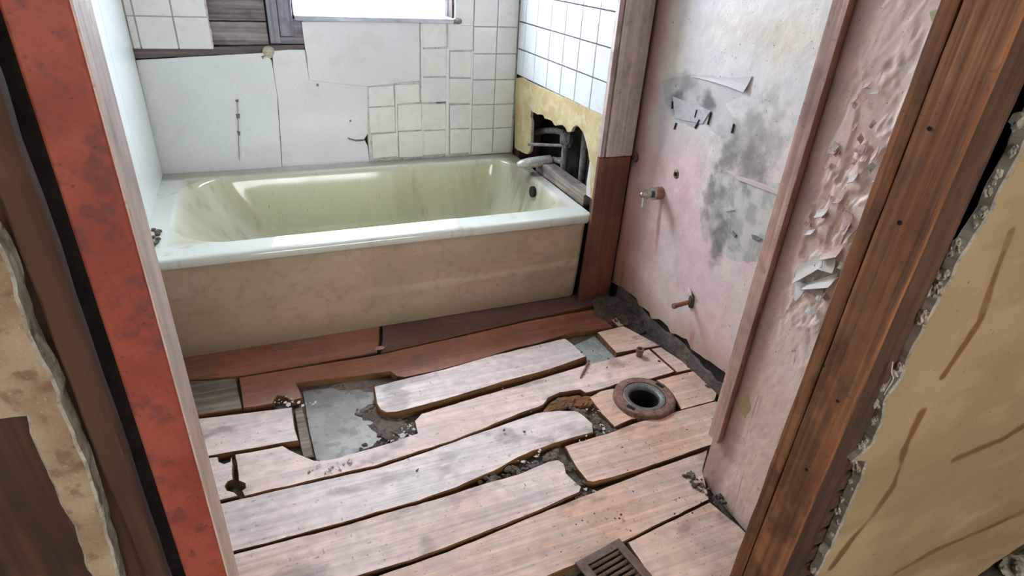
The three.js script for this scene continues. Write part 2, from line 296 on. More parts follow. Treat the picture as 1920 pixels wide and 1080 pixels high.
// the rest of the old floor: dirt, patches
const patch = mesh('sheet_metal_patch', slab('floor', [[0.398, 1.064], [0.517, 1.077], [0.617, 1.089], [0.605, 1.256], [0.61, 1.339], [0.563, 1.376], [0.487, 1.39], [0.431, 1.396], [0.404, 1.378], [0.398, 1.236]], -0.026, 0.006, { amp: 0.002, bevel: 0.001, seed: 9 }), M.tin);
tag(patch, 'large grey sheet metal patch let into the floor in front of the tub', 'metal patch');
const patch2 = mesh('sheet_metal_patch', slab('floor', [[1.346, 1.099], [1.457, 1.067], [1.466, 1.222], [1.354, 1.227]], -0.026, 0.006, { amp: 0.001, bevel: 0.001, seed: 10 }), M.tinGreen);
tag(patch2, 'small pale green metal patch in the square floor opening near the pipe stub', 'metal patch');

for (const [pts, y, h, seed] of [[[[0.635, 1.34], [0.589, 1.237]], 0, 0.016, 61], [[[1.025, 1.608], [1.048, 1.709]], 0, 0.014, 62], [[[1.215, 1.497], [1.255, 1.573]], 0, 0.014, 63], [[[1.72, 1.289], [1.692, 1.46]], 0, 0.02, 64], [[[0.503, 1.064], [0.615, 1.1]], 0, 0.012, 65]]) {
  const [a, b] = pts, g = lump(1, seed, Math.hypot(b[0] - a[0], b[1] - a[1]) * 0.5 + 0.045, h, 0.05, 4, 0.5);
  g.rotateY(-Math.atan2(b[1] - a[1], b[0] - a[0])); g.translate((a[0] + b[0]) / 2, -0.027, (a[1] + b[1]) / 2);
  part('dirt_heap', muv(g), M.dirt, floor);
}

// ---------- bathtub ----------
function roundedLoop(x0, x1, z0, z1, r, n = 10) {                        // r: radii at (x0,z1) (x1,z1) (x1,z0) (x0,z0)
  const out = [], C = [[x0 + r[0], z1 - r[0], Math.PI, r[0]], [x1 - r[1], z1 - r[1], Math.PI / 2, r[1]], [x1 - r[2], z0 + r[2], 0, r[2]], [x0 + r[3], z0 + r[3], -Math.PI / 2, r[3]]];
  for (const [cx, cz, a0, rr] of C) for (let i = 0; i <= n; i++) { const a = a0 - (i / n) * (Math.PI / 2); out.push([cx + rr * Math.cos(a), cz + rr * Math.sin(a)]); }
  const full = [], per = out.length;
  for (let i = 0; i < per; i++) { const a = out[i], b = out[(i + 1) % per]; full.push(a); if ((i + 1) % (n + 1) === 0) for (let k = 1; k < 12; k++) full.push([lerp(a[0], b[0], k / 12), lerp(a[1], b[1], k / 12)]); }
  return full;
}
function loft(loops, cap = true) {
  const n = loops[0].pts.length, pos = [], idx = [];
  for (const l of loops) for (const p of l.pts) pos.push(p[0], l.y, p[1]);
  for (let k = 0; k + 1 < loops.length; k++) for (let i = 0; i < n; i++) { const j = (i + 1) % n, a = k * n + i, b = k * n + j, c = (k + 1) * n + j, d = (k + 1) * n + i; idx.push(a, b, c, a, c, d); }
  if (cap) { const l = loops[loops.length - 1], c = pos.length / 3; pos.push(l.pts.reduce((s, p) => s + p[0], 0) / n, l.y - 0.003, l.pts.reduce((s, p) => s + p[1], 0) / n); const k = loops.length - 1; for (let i = 0; i < n; i++) idx.push(k * n + i, k * n + ((i + 1) % n), c); }
  const g = new THREE.BufferGeometry(); g.setAttribute('position', new THREE.Float32BufferAttribute(pos, 3)); g.setIndex(idx);
  return g;
}
const tub = thing('bathtub', 'long cream yellow alcove bathtub with dusty rim and grimy front apron', 'bathtub');
{
  const W = 0.822, L = 1.52;
  const loops = [
    [0.335, -0.006, L, -0.005, W - 0.006, 0.012], [0.35, -0.008, L + 0.012, -0.006, W, 0.014], [0.361, -0.008, L + 0.012, -0.006, W - 0.001, 0.016], [0.368, -0.008, L + 0.012, -0.006, W - 0.007, 0.018], [0.371, -0.006, L + 0.008, -0.004, W - 0.017, 0.02],
  ].map(([y, x0, x1, z0, z1, r]) => ({ y, pts: roundedLoop(x0, x1, z0, z1, [r, r, 0.004, 0.004]) }));
  const inner = [
    [0.370, 0.058, 1.492, 0.062, 0.728, [0.2, 0.14, 0.12, 0.2]], [0.3675, 0.066, 1.484, 0.069, 0.718, [0.2, 0.14, 0.12, 0.2]], [0.36, 0.074, 1.478, 0.076, 0.709, [0.2, 0.14, 0.12, 0.2]], [0.345, 0.084, 1.473, 0.082, 0.702, [0.2, 0.13, 0.12, 0.2]],
    [0.30, 0.108, 1.466, 0.09, 0.694, [0.2, 0.13, 0.12, 0.2]], [0.22, 0.16, 1.45, 0.102, 0.682, [0.2, 0.13, 0.12, 0.2]], [0.14, 0.22, 1.43, 0.116, 0.668, [0.19, 0.13, 0.13, 0.19]], [0.095, 0.265, 1.405, 0.135, 0.65, [0.18, 0.13, 0.13, 0.18]],
    [0.068, 0.31, 1.35, 0.165, 0.62, [0.17, 0.13, 0.13, 0.17]], [0.057, 0.36, 1.31, 0.205, 0.58, [0.15, 0.12, 0.12, 0.15]], [0.053, 0.5, 1.2, 0.29, 0.5, [0.09, 0.08, 0.08, 0.09]],
  ].map(([y, x0, x1, z0, z1, r]) => ({ y, pts: roundedLoop(x0, x1, z0, z1, r) }));
  const g = loft([...loops, ...inner]);
  g.computeVertexNormals();
  puv(g, 0, 2, 0, 1.524, 0, 0.83);
  const basinMap = tex(1024, 512, (u, v) => {
    const x = u * 1.524, z = v * 0.83, inn = smooth(0.05, 0.1, z) * smooth(0.735, 0.70, z) * smooth(0.05, 0.12, x) * smooth(1.5, 1.46, x), n = fbm(u * 12, v * 7, 5, 51), f = fbm(u * 60, v * 36, 4, 52), s = noise(u * 380, v * 200, 53);
    let c = mix([206, 208, 196], [194, 191, 162], inn);  // rim lighter than basin: part dirt, part falling light put into the colour
    c = mix(c, [178, 174, 144], inn * smooth(0.4, 0.7, n) * 0.7);
    c = mix(c, [150, 142, 126], (1 - inn) * smooth(0.06, 0.0, z - 0.045 + (n - 0.5) * 0.04) * 0.9);                 // dust on the back ledge
    c = mix(c, [128, 118, 104], smooth(1.44, 1.48, x + (f - 0.5) * 0.05) * smooth(0.55, 0.3, z + (n - 0.5) * 0.2) * 0.75);
    c = mix(c, [140, 132, 108], 0.3 * smooth(0.55, 0.8, f) * smooth(0.45, 0.62, n));
    c = mix(c, [96, 82, 68], 0.4 * smooth(0.95, 0.985, s));
    return c;
  }, { wrap: false });
  part('basin', g, phys({ map: basinMap, roughness: 0.16, clearcoat: 0.6, clearcoatRoughness: 0.05 }), tub);
  // the front apron: leans in slightly towards the floor, rounded at its right end
  const rows = [[0.338, 0], [0.33, -0.004], [0.31, -0.006], [0.2, -0.008], [0.1, -0.012], [0.03, -0.018], [0.0, -0.024]], cols = [];
  for (let i = 0; i <= 40; i++) cols.push([0.0 + (i / 40) * 1.492, 0]);
  for (let i = 1; i <= 8; i++) { const a = (i / 8) * Math.PI / 2; cols.push([1.492 + 0.024 * Math.sin(a), -0.024 * (1 - Math.cos(a))]); }
  cols.push([1.516, -0.2]);
  const pos = [], idx = [];
  for (const [y, dz] of rows) for (const [x, zz] of cols) pos.push(x - (0.34 - y) * 0.022 * (x > 1.4 ? 1 : 0), y, W - 0.004 + zz + dz);
  const nc = cols.length;
  for (let j = 0; j + 1 < rows.length; j++) for (let i = 0; i + 1 < nc; i++) { const a = j * nc + i; idx.push(a, a + nc, a + nc + 1, a, a + nc + 1, a + 1); }
  const ag = new THREE.BufferGeometry(); ag.setAttribute('position', new THREE.Float32BufferAttribute(pos, 3)); ag.setIndex(idx); ag.computeVertexNormals();
  puv(ag, 0, 1, 0, 1.524, 0, 0.34);
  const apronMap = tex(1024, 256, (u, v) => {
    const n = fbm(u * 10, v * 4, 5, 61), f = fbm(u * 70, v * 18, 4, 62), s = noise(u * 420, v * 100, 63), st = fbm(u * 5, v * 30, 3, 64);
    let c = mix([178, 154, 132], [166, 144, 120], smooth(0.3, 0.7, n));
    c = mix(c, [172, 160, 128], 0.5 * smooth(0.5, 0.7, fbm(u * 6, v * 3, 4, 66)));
    c = mix(c, [206, 192, 164], 0.4 * smooth(0.32, 0.6, u) * smooth(0.07, 0.01, Math.abs(v - 0.47 - (u - 0.7) * 0.06 + (st - 0.5) * 0.05)));  // lighter band painted in for light catching a step in the apron
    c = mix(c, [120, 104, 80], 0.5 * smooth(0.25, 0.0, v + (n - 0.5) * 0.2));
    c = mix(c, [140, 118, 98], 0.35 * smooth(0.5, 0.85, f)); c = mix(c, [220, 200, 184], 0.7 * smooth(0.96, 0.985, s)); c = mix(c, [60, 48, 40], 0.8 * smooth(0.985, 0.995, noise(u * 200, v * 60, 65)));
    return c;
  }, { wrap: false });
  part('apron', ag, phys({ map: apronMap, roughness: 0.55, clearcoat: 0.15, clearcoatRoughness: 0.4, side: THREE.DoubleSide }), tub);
  const ov = part('overflow_hole', new THREE.CylinderGeometry(0.024, 0.024, 0.012, 24).rotateZ(Math.PI / 2).rotateZ(-0.08).translate(1.462, 0.322, 0.41), M.black, tub);
  ov.userData.label = 'black overflow hole';
  part('drain_hole', new THREE.CylinderGeometry(0.024, 0.024, 0.006, 24).translate(1.28, 0.056, 0.39), M.black, tub);
}

// ---------- the tiled walls round the tub ----------
const tileAt = (parent, plane, pts, base, m = M.tile, thick = 0.010, amp = 0) => part('tile', slab(plane, pts, base, thick, { bevel: 0.0018, amp, step: 0.03, seed: plankSeed++, off: [(plankSeed * 0.37) % 1, (plankSeed * 0.61) % 1] }), m, parent);
const wallBack = setting('wall_back', 'wall behind the tub with white tiles, patched sheets and bare lath');
const WIN = [0.572, 1.222, 0.972, 1.75];
{
  part('studs_and_backing', slab('back', rect(-0.12, 1.8, -0.4, 2.5), -0.13, 0.1, { bevel: 0, holes: [rect(...WIN)] }), M.dark, wallBack);
  part('mortar_bed', slab('back', [[0.83, 0.34], [1.535, 0.34], [1.535, 2.42], [1.245, 2.42], [1.245, 0.965], [0.605, 0.965], [0.605, 0.7], [0.83, 0.7]], -0.03, 0.019, { bevel: 0.001 }), M.grout, wallBack);
  part('mortar_bed', slab('back', [[-0.012, 0.85], [0.268, 0.85], [0.272, 2.42], [-0.012, 2.42]], -0.03, 0.019, { bevel: 0.001, amp: 0.004 }), M.grout, wallBack);
  const r = rng(5);
  // right hand columns, tile by tile up to the ceiling
  const rowsY = [0.372, 0.497, 0.6085, 0.7205, 0.8325, 0.9445];
  for (let k = 0; k < 13; k++) {
    const y0 = k < 6 ? rowsY[k] : 0.9445 + (k - 5) * 0.1135, y1 = k < 5 ? rowsY[k + 1] : y0 + 0.1135;
    for (const [x0, x1] of [[1.4255, 1.522], [1.3155, 1.4225]]) tileAt(wallBack, 'back', rect(x0, x1, y0 + 0.0015, y1 - 0.002), -0.012, M.tile);
    if (k > 4) tileAt(wallBack, 'back', rect(1.2275, 1.3115, y0 + 0.0015, y1 - 0.002), -0.012, M.tile);
  }
  // loose patched columns
  for (const q of [
    [[1.198, 0.958], [1.309, 0.962], [1.314, 0.849], [1.198, 0.846]], [[1.206, 0.839], [1.312, 0.84], [1.315, 0.731], [1.206, 0.734]], [[1.204, 0.727], [1.312, 0.726], [1.312, 0.617], [1.202, 0.62]], [[1.206, 0.61], [1.305, 0.61], [1.305, 0.504], [1.208, 0.506]], [[1.211, 0.498], [1.302, 0.498], [1.305, 0.386], [1.209, 0.384]],
    [[1.079, 0.956], [1.188, 0.96], [1.191, 0.861], [1.079, 0.856]], [[1.08, 0.85], [1.196, 0.855], [1.196, 0.739], [1.08, 0.738]], [[1.08, 0.734], [1.194, 0.732], [1.192, 0.627], [1.075, 0.626]], [[1.08, 0.619], [1.187, 0.618], [1.187, 0.502], [1.081, 0.502]], [[1.083, 0.497], [1.2, 0.499], [1.198, 0.385], [1.082, 0.384]],
    [[0.961, 0.704], [1.067, 0.706], [1.068, 0.628], [0.96, 0.622]], [[0.967, 0.617], [1.075, 0.621], [1.076, 0.504], [0.963, 0.504]], [[0.967, 0.499], [1.076, 0.499], [1.076, 0.379], [0.966, 0.381]],
    [[0.843, 0.698], [0.951, 0.702], [0.953, 0.618], [0.842, 0.614]], [[0.841, 0.61], [0.955, 0.612], [0.953, 0.502], [0.839, 0.499]], [[0.845, 0.493], [0.958, 0.496], [0.955, 0.389], [0.846, 0.384]],
  ]) { const t = tileAt(wallBack, 'back', q, -0.012 - r() * 0.002, r() < 0.75 ? M.cream : M.tile, 0.008 + r() * 0.004, 0.0012); void t; }
  // upper left tiles
  for (let k = 0; k < 12; k++) for (const [x0, x1] of [[0.001, 0.0245], [0.0285, 0.1475], [0.1515, 0.2625]]) {
    const y0 = 0.848 + k * 0.1125; tileAt(wallBack, 'back', rect(x0, x1 + (x1 > 0.2 ? r() * 0.004 : 0), y0 + 0.001, y0 + 0.1105), -0.012, M.cream);
  }
  // sheets
  part('panel', slab('back', [[-0.002, 0.808], [0.206, 0.821], [0.44, 0.834], [0.468, 0.808], [0.471, 0.764], [0.473, 0.67], [0.465, 0.54], [0.454, 0.387], [0.227, 0.382], [-0.007, 0.371], [-0.004, 0.54], [-0.003, 0.672]].map(([x, y]) => [x, y < 0.4 ? 0.362 : y]), -0.018, 0.009, { amp: 0.001 }), M.panel, wallBack);
  part('panel', slab('back', [[0.477, 0.842], [0.535, 0.846], [0.6, 0.846], [0.605, 0.735], [0.731, 0.712], [0.842, 0.706], [0.83, 0.496], [0.813, 0.473], [0.826, 0.441], [0.831, 0.372], [0.635, 0.378], [0.456, 0.382], [0.466, 0.518], [0.474, 0.649], [0.472, 0.774]].map(([x, y]) => [x, y < 0.4 ? 0.362 : y]), -0.016, 0.007, { amp: 0.001, seed: 3 }), M.vinyl, wallBack);
  part('panel', slab('back', [[0.599, 0.951], [0.835, 0.956], [1.072, 0.96], [1.073, 0.844], [1.07, 0.72], [0.956, 0.711], [0.834, 0.699], [0.731, 0.712], [0.604, 0.73], [0.604, 0.814], [0.6, 0.884]], -0.0105, 0.005, { amp: 0.001, seed: 4 }), M.vinyl, wallBack);
  // what lies open: boards, ledge, caulk
  for (let k = 0; k < 9; k++) { const y0 = 0.862 + k * 0.0925 - (k % 2) * 0.006; part('board', slab('back', [[0.262, y0], [0.468, y0 + 0.002], [0.468, y0 + 0.083], [0.262, y0 + 0.081]], -0.03, 0.012, { amp: 0.0015, seed: 70 + k, off: [k * 0.23, k * 0.11] }), M.lath, wallBack); }
  part('ledge', slab('back', [[-0.01, 0.812], [0.3, 0.826], [0.60, 0.842], [0.60, 0.866], [0.3, 0.856], [-0.01, 0.848]], -0.03, 0.014, { amp: 0.003, seed: 81 }), wood([[104, 92, 88], [84, 74, 72], [64, 58, 58]], 252, { grain: 0.8, dirt: 0.6 }), wallBack);
  for (const q of [[[1.076, 0.953], [1.086, 0.953], [1.082, 0.633], [1.073, 0.633]], [[1.19, 0.857], [1.203, 0.857], [1.203, 0.377], [1.185, 0.378]], [[1.305, 0.844], [1.315, 0.844], [1.312, 0.378], [1.301, 0.379]], [[0.958, 0.704], [0.965, 0.704], [0.961, 0.384], [0.953, 0.385]], [[1.075, 0.621], [1.083, 0.621], [1.084, 0.387], [1.074, 0.387]]]) part('caulk_strip', slab('back', q, -0.006, 0.0045, { amp: 0.0015, step: 0.015, seed: plankSeed++, bevel: 0.001 }), M.cream, wallBack);
  for (const q of [[[0.313, 0.657], [0.325, 0.659], [0.326, 0.651], [0.315, 0.649]], [[0.306, 0.601], [0.322, 0.602], [0.32, 0.585], [0.307, 0.584]], [[0.3, 0.534], [0.313, 0.529], [0.308, 0.512], [0.302, 0.521]], [[0.318, 0.649], [0.32, 0.649], [0.292, 0.414], [0.29, 0.414]], [[0.632, 0.714], [0.64, 0.714], [0.64, 0.705], [0.631, 0.705]], [[0.433, 0.822], [0.445, 0.826], [0.441, 0.814], [0.435, 0.812]], [[0.755, 0.56], [0.762, 0.56], [0.761, 0.553], [0.754, 0.553]], [[0.74, 0.484], [0.776, 0.473], [0.813, 0.473], [0.813, 0.468], [0.776, 0.466], [0.744, 0.477]], [[1.137, 0.631], [1.152, 0.636], [1.192, 0.63], [1.187, 0.623], [1.147, 0.619]]]) part('mark', slab('back', q, -0.0095, 0.006, { amp: 0.0008, step: 0.006, seed: plankSeed++, bevel: 0 }), M.dust, wallBack);
  const blob = lump(0.022, 82, 1, 1.1, 0.35); blob.translate(0.462, 0.838, -0.012); part('caulk', muv(blob), M.crumble, wallBack);
  const putty = lump(0.016, 83, 1.5, 0.8, 0.6); putty.translate(1.235, 0.965, -0.004); part('caulk', muv(putty), M.dust, wallBack);
}
const win = setting('window_1', 'bright window above the tub');
{
  const [x0, x1, y0, y1] = WIN;
  part('casing', box(0.4745, 0.512, 0.872, 1.84, -0.03, -0.004, 1, 0.003), M.bluewood, win);
  part('casing', box(0.514, 0.566, 0.895, 1.84, -0.03, -0.012, 1, 0.003), M.bluewood, win);
  part('casing', box(0.474, 0.60, 0.869, 0.893, -0.03, -0.008, 0, 0.003), M.bluewood, win);
  part('casing', box(0.56, 0.605, 0.89, 0.958, -0.03, -0.018, 0, 0.002), M.bluewood, win);
  part('casing', box(0.474, 1.225, y1, y1 + 0.09, -0.03, -0.006, 0, 0.003), M.bluewood, win);
  part('sill', box(0.575, 1.222, 0.955, 0.974, -0.13, 0.006, 0, 0.004), M.hazySillPaint, win);
  for (const [a, b] of [[x0, x0 + 0.014], [x1 - 0.014, x1]]) part('sash_stile', box(a, b, y0, y1, -0.12, -0.09, 1, 0.002), M.hazySillPaint, win);
  part('sash_rail', box(x0, x1, y1 - 0.035, y1, -0.12, -0.09, 0, 0.002), M.bluewood, win);
  part('added_blind', box(x0 + 0.002, x1 - 0.002, 1.108, y1, -0.064, -0.0625), phys({ color: 0xf4f2ee, transmission: 0.5, thickness: 0, roughness: 1, side: THREE.DoubleSide }), win);  // out of view, added with its rail to trim the sun to the tub rim
  part('added_blind_rail', box(x0 + 0.002, x1 - 0.002, 1.104, 1.114, -0.068, -0.058, 0, 0.002), phys({ color: 0xf4f2ee, roughness: 0.6 }), win);
  part('pane', box(x0 + 0.02, x1 - 0.02, y0, y1 - 0.02, -0.107, -0.104), M.glass, win);
}
const wallLeft = setting('wall_left', 'white tiled wall at the left end of the tub');
{
  part('backing', box(-0.13, -0.03, -0.4, 2.5, -0.13, 2.24), M.dark, wallLeft);
  part('mortar_bed', box(-0.031, -0.012, 0.36, 2.42, -0.03, 2.11), M.grout, wallLeft);
  part('mortar_bed', box(-0.031, -0.004, -0.03, 0.36, 0.83, 2.11), M.plain, wallLeft);
  for (let j = 0; j < 5; j++) part('panel', slab('left', rect(0.002 + j * 0.42, 0.42 + j * 0.42, 0.366, 2.4), -0.012, 0.011, { off: [j * 0.3, 0] }), M.panel, wallLeft);
}
const wallEnd = setting('wall_tub_end', 'wall at the tap end of the tub with white tiles over yellow plaster');
{
  part('mortar_bed', box(1.536, 1.66, 0.742, 2.45, -0.03, 0.822), M.groutDark, wallEnd);
  part('stud', box(1.545, 1.655, 0.3, 0.75, 0.765, 0.822, 1), M.studDark, wallEnd);
  part('stud', box(1.545, 1.655, 0.3, 0.75, -0.03, 0.05, 1), M.studDark, wallEnd);
  const Z = [0.002, 0.0735, 0.196, 0.328, 0.456, 0.582, 0.707, 0.822];
  for (let k = 0; k < 14; k++) for (let j = 0; j < 7; j++) {
    const y0 = 0.7455 + k * 0.1128; tileAt(wallEnd, 'right', rect(Z[j] + 0.002, Z[j + 1] - 0.002, y0 + 0.001, y0 + 0.1092), 1.536, M.tileEnd, 0.011);
  }
  const outer = [[-0.012, 0.726], [0.075, 0.743], [0.196, 0.738], [0.441, 0.743], [0.67, 0.746], [0.825, 0.749], [0.834, 0.67], [0.836, 0.572], [0.836, 0.479], [0.836, 0.43], [0.799, 0.427], [0.773, 0.489], [0.766, 0.56], [0.75, 0.565]],
    inner = [[0.749, 0.569], [0.731, 0.597], [0.707, 0.627], [0.682, 0.651], [0.651, 0.661], [0.619, 0.663], [0.596, 0.649], [0.586, 0.63], [0.556, 0.62], [0.533, 0.633], [0.509, 0.636], [0.471, 0.628], [0.443, 0.617], [0.409, 0.628], [0.373, 0.626], [0.336, 0.622], [0.317, 0.633], [0.264, 0.621], [0.223, 0.62], [0.193, 0.623], [0.19, 0.591], [0.209, 0.565], [0.209, 0.519], [0.217, 0.475], [0.213, 0.441], [0.186, 0.421], [0.104, 0.409], [0.031, 0.406]];
  part('plaster_sheet', slab('right', [...outer, ...inner].map(([z, y]) => [clamp(z, -0.014, 0.82), Math.max(y, 0.373)]), 1.54, 0.014, { amp: 0.0035, step: 0.012, seed: 88, bevel: 0.001 }),
    [std({ map: blotch([[182, 164, 120], [170, 148, 102], [192, 180, 150], [104, 86, 64]], 89, 6, 0.5), roughness: 0.85 }), M.crumble], wallEnd);
  part('plaster_edge', slab('right', [[0.752, 0.566], [0.766, 0.56], [0.775, 0.489], [0.799, 0.429], [0.756, 0.427], [0.748, 0.476], [0.75, 0.523]].map(([z, y]) => [z, Math.max(y, 0.373)]), 1.538, 0.01, { amp: 0.002, step: 0.012, seed: 90 }), M.chip, wallEnd);
}

// ---------- plumbing in the broken wall ----------
const timber = mesh('timber_block', muv(new RoundedBoxGeometry(0.062, 0.05, 0.46, 2, 0.004).translate(1.566, 0.393, 0.50), 2), M.grey);
tag(timber, 'grey weathered timber lying beside the tub rim below the hole in the yellow plaster', 'timber');
const pipes = thing('water_pipes', 'dusty grey water pipes inside the broken opening of the yellow plaster wall', 'pipes');
part('supply_pipe', muv(tube([[1.6, 0.475, 0.03], [1.605, 0.53, 0.2], [1.61, 0.555, 0.3], [1.62, 0.56, 0.36]], 0.014)), M.dust, pipes);
part('fitting', muv(lump(0.03, 91, 0.9, 1.3, 1.0)).translate(1.615, 0.535, 0.385), M.dust, pipes);
part('valve_stem', muv(rod([1.50, 0.485, 0.245], [1.61, 0.512, 0.385], 0.007)), M.dust, pipes);
part('riser_pipe', muv(rod([1.61, 0.3, 0.40], [1.61, 0.53, 0.39], 0.014)), M.dust, pipes);
part('supply_pipe', muv(rod([1.60, 0.43, 0.31], [1.61, 0.44, 0.40], 0.012)), M.dust, pipes);
part('riser_pipe', muv(rod([1.64, 0.3, 0.52], [1.64, 0.72, 0.50], 0.016)), M.dust, pipes);
const spout = thing('tub_spout', 'dusty chrome tub spout sticking out over the tub rim', 'tap', [1.585, 0.428, 0.31]);
{
  const prof = [[0, 0.020], [0.03, 0.021], [0.07, 0.022], [0.11, 0.021], [0.14, 0.018], [0.158, 0.011], [0.163, 0]].map(([x, r]) => new THREE.Vector2(r, x));
  const g = new THREE.LatheGeometry(prof, 24); g.rotateZ(Math.PI / 2); g.scale(1, 1.05, 1.25); g.rotateZ(0.08);
  part('spout_body', muv(g), M.dustChrome, spout);
  part('outlet', muv(rod([-0.135, -0.004, 0], [-0.137, -0.03, 0], 0.012)), M.dustChrome, spout);
  part('nipple', muv(rod([0, 0, 0], [0.05, 0.006, 0.03], 0.011)), M.dust, spout);
}

// ---------- the pink wall on the right ----------
const blobAt = (x, y, cx, cy, rx, ry, soft = 0.35, n = 0) => smooth(1 + soft, 1 - soft, Math.hypot((x - cx) / rx, (y - cy) / ry) + n);
const wallRight = setting('wall_right', 'pink painted plaster wall with mould and torn patches');
const inBox = (x, y, pts) => { let r = false; for (let i = 0, j = pts.length - 1; i < pts.length; j = i++) { const [a, b] = pts[i], [c, d] = pts[j]; if (b > y !== d > y && x < ((c - a) * (y - b)) / (d - b) + a) r = !r; } return r; };
{
  part('backing', box(1.676, 1.79, -0.4, 2.5, -0.13, 2.09), M.dark, wallRight);
  const Z0 = 0.8, Z1 = 1.9, Y0 = 0, Y1 = 1.3;
  const soap = [[0.968, 0.843], [1.008, 0.859], [1.116, 0.858], [1.22, 0.857], [1.223, 0.805], [1.182, 0.804], [1.147, 0.782], [1.05, 0.782], [1.01, 0.797]], grey = [[1.262, 0.659], [1.3, 0.695], [1.4, 0.695], [1.548, 0.735], [1.537, 0.647], [1.533, 0.497], [1.457, 0.456], [1.37, 0.456], [1.321, 0.525]], bare = [[0.932, 0.888], [1.091, 0.934], [1.333, 0.962], [1.332, 0.922], [1.261, 0.88], [1.346, 0.833], [1.294, 0.785], [1.215, 0.799], [1.124, 0.835], [0.984, 0.819]];
  const map = tex(1024, 1200, (u, v) => {
    const z = lerp(Z0, Z1, u), y = lerp(Y0, Y1, v), n = fbm(z * 6, y * 6, 5, 101), f = fbm(z * 30, y * 30, 4, 102), n2 = fbm(z * 12, y * 5, 5, 103), w = (n - 0.5), jz = z + (fbm(z * 40, y * 40, 3, 107) - 0.5) * 0.012, jy = y + (fbm(z * 40, y * 40, 3, 108) - 0.5) * 0.012;
    let c = mix([224, 196, 190], [214, 180, 172], smooth(0.35, 0.65, n));
    c = mix(c, [208, 204, 200], smooth(0.62, 0.86, y + w * 0.35) * 0.9);                                        // paler upper paint
    c = mix(c, [222, 208, 196], 0.6 * smooth(0.52, 0.66, n2));
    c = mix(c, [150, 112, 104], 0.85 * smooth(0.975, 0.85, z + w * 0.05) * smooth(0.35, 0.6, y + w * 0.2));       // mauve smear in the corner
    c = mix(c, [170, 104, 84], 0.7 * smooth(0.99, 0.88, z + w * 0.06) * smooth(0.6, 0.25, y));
    c = mix(c, [150, 122, 96], 0.5 * smooth(0.2, 0.06, y + w * 0.16));
    if (inBox(jz, jy, bare)) c = mix(c, [186, 182, 178], 0.8);
    if (inBox(jz, jy, soap)) c = mix([184, 185, 186], [168, 168, 168], smooth(0.4, 0.6, f));
    if (inBox(jz, jy, grey)) c = mix([176, 172, 160], [198, 192, 180], smooth(0.35, 0.6, f));
    const G = [[1.327, 0.581], [1.366, 0.49], [1.434, 0.555], [1.312, 0.662], [1.282, 0.6], [1.037, 0.841], [1.182, 0.872], [1.356, 0.805], [1.324, 0.732], [1.402, 0.741], [1.436, 0.736], [1.073, 0.906], [1.416, 0.821], [1.049, 0.51], [1.351, 0.144], [0.884, 0.206], [0.968, 0.379]];
    const mould = (i, rz, ry, k) => { c = mix(c, [84, 82, 76], k * clamp(blobAt(z, y, G[i][0], G[i][1], rz, ry, 0.7, (f - 0.5) * 1.6))); };
    mould(0, 0.045, 0.09, 0.3); mould(1, 0.03, 0.06, 0.5); mould(4, 0.02, 0.07, 0.4); mould(5, 0.03, 0.025, 0.7); mould(6, 0.03, 0.03, 0.75); mould(7, 0.09, 0.06, 0.2); mould(8, 0.03, 0.06, 0.25); mould(9, 0.07, 0.05, 0.25); mould(10, 0.05, 0.05, 0.25); mould(11, 0.06, 0.022, 0.4); mould(12, 0.08, 0.09, 0.25);
    c = mix(c, [196, 170, 120], 0.35 * blobAt(z, y, 1.36, 1.08, 0.16, 0.05, 0.9, w));
    for (const i of [13, 14, 15]) c = mix(c, [150, 96, 72], 0.5 * smooth(0.014, 0.004, Math.abs(z - G[i][0] - (n2 - 0.5) * 0.03 - (G[i][1] - y) * 0.12)) * smooth(-0.02, 0.03, G[i][1] - y) * smooth(0.24, 0.1, G[i][1] - y));
    const lo = smooth(0.85, 0.55, y), sp = noise(z * 260, y * 200, 104);
    c = mix(c, [96, 70, 62], 0.7 * smooth(0.94, 0.97, sp) * smooth(0.4, 0.6, n2 + 0.1));
    c = mix(c, [230, 206, 200], 0.4 * smooth(0.012, 0.003, Math.abs(((z * 9 + y * 1.5 + n * 0.4) % 1) - 0.5)) * lo);
    return c.map((x) => x * (0.95 + 0.1 * f));
  }, { wrap: false });
  const hole1 = [[1.103, 0.615]][0];
  const low = [[0.813, 0.05], [0.913, 0.075], [1.007, 0.08], [1.031, 0.064], [1.104, 0.071], [1.123, 0.054], [1.165, 0.079], [1.222, 0.081], [1.243, 0.067], [1.331, 0.096], [1.36, 0.073], [1.422, 0.081], [1.472, 0.09], [1.525, 0.097]];
  const out = [[0.83, 2.42], [0.83, 0.066], ...low, [1.84, 0.09], [1.84, 2.42]];
  const g = slab('right', out, 1.674, 0.014, { amp: 0.004, step: 0.015, seed: 105, bevel: 0.001, holes: [circle(hole1[0], hole1[1], 0.014, 16)] });
  const groups = g.groups; puv(g, 2, 1, Z0, Z1, Y0, Y1); g.groups = groups;
  part('plaster_sheet', g, [std({ map, bumpMap: roughBump, bumpScale: 0.0015, roughness: 0.5 }), M.crumble], wallRight);
  part('sole_plate', muv(slab('right', [[0.86, -0.03], [1.8, -0.03], [1.8, 0.05], [1.5, 0.035], [1.3, 0.06], [1.1, 0.045], [0.86, 0.08]], 1.676, 0.01, { amp: 0.012, step: 0.02, seed: 126, bevel: 0.003 })), M.dirt, wallRight);
  // torn wall covering: a flap hanging from a torn edge, lifted fragments
  const F = [[0.952, 0.904], [1.093, 0.929], [1.225, 0.949], [1.343, 0.975], [1.346, 0.931], [1.198, 0.922]];
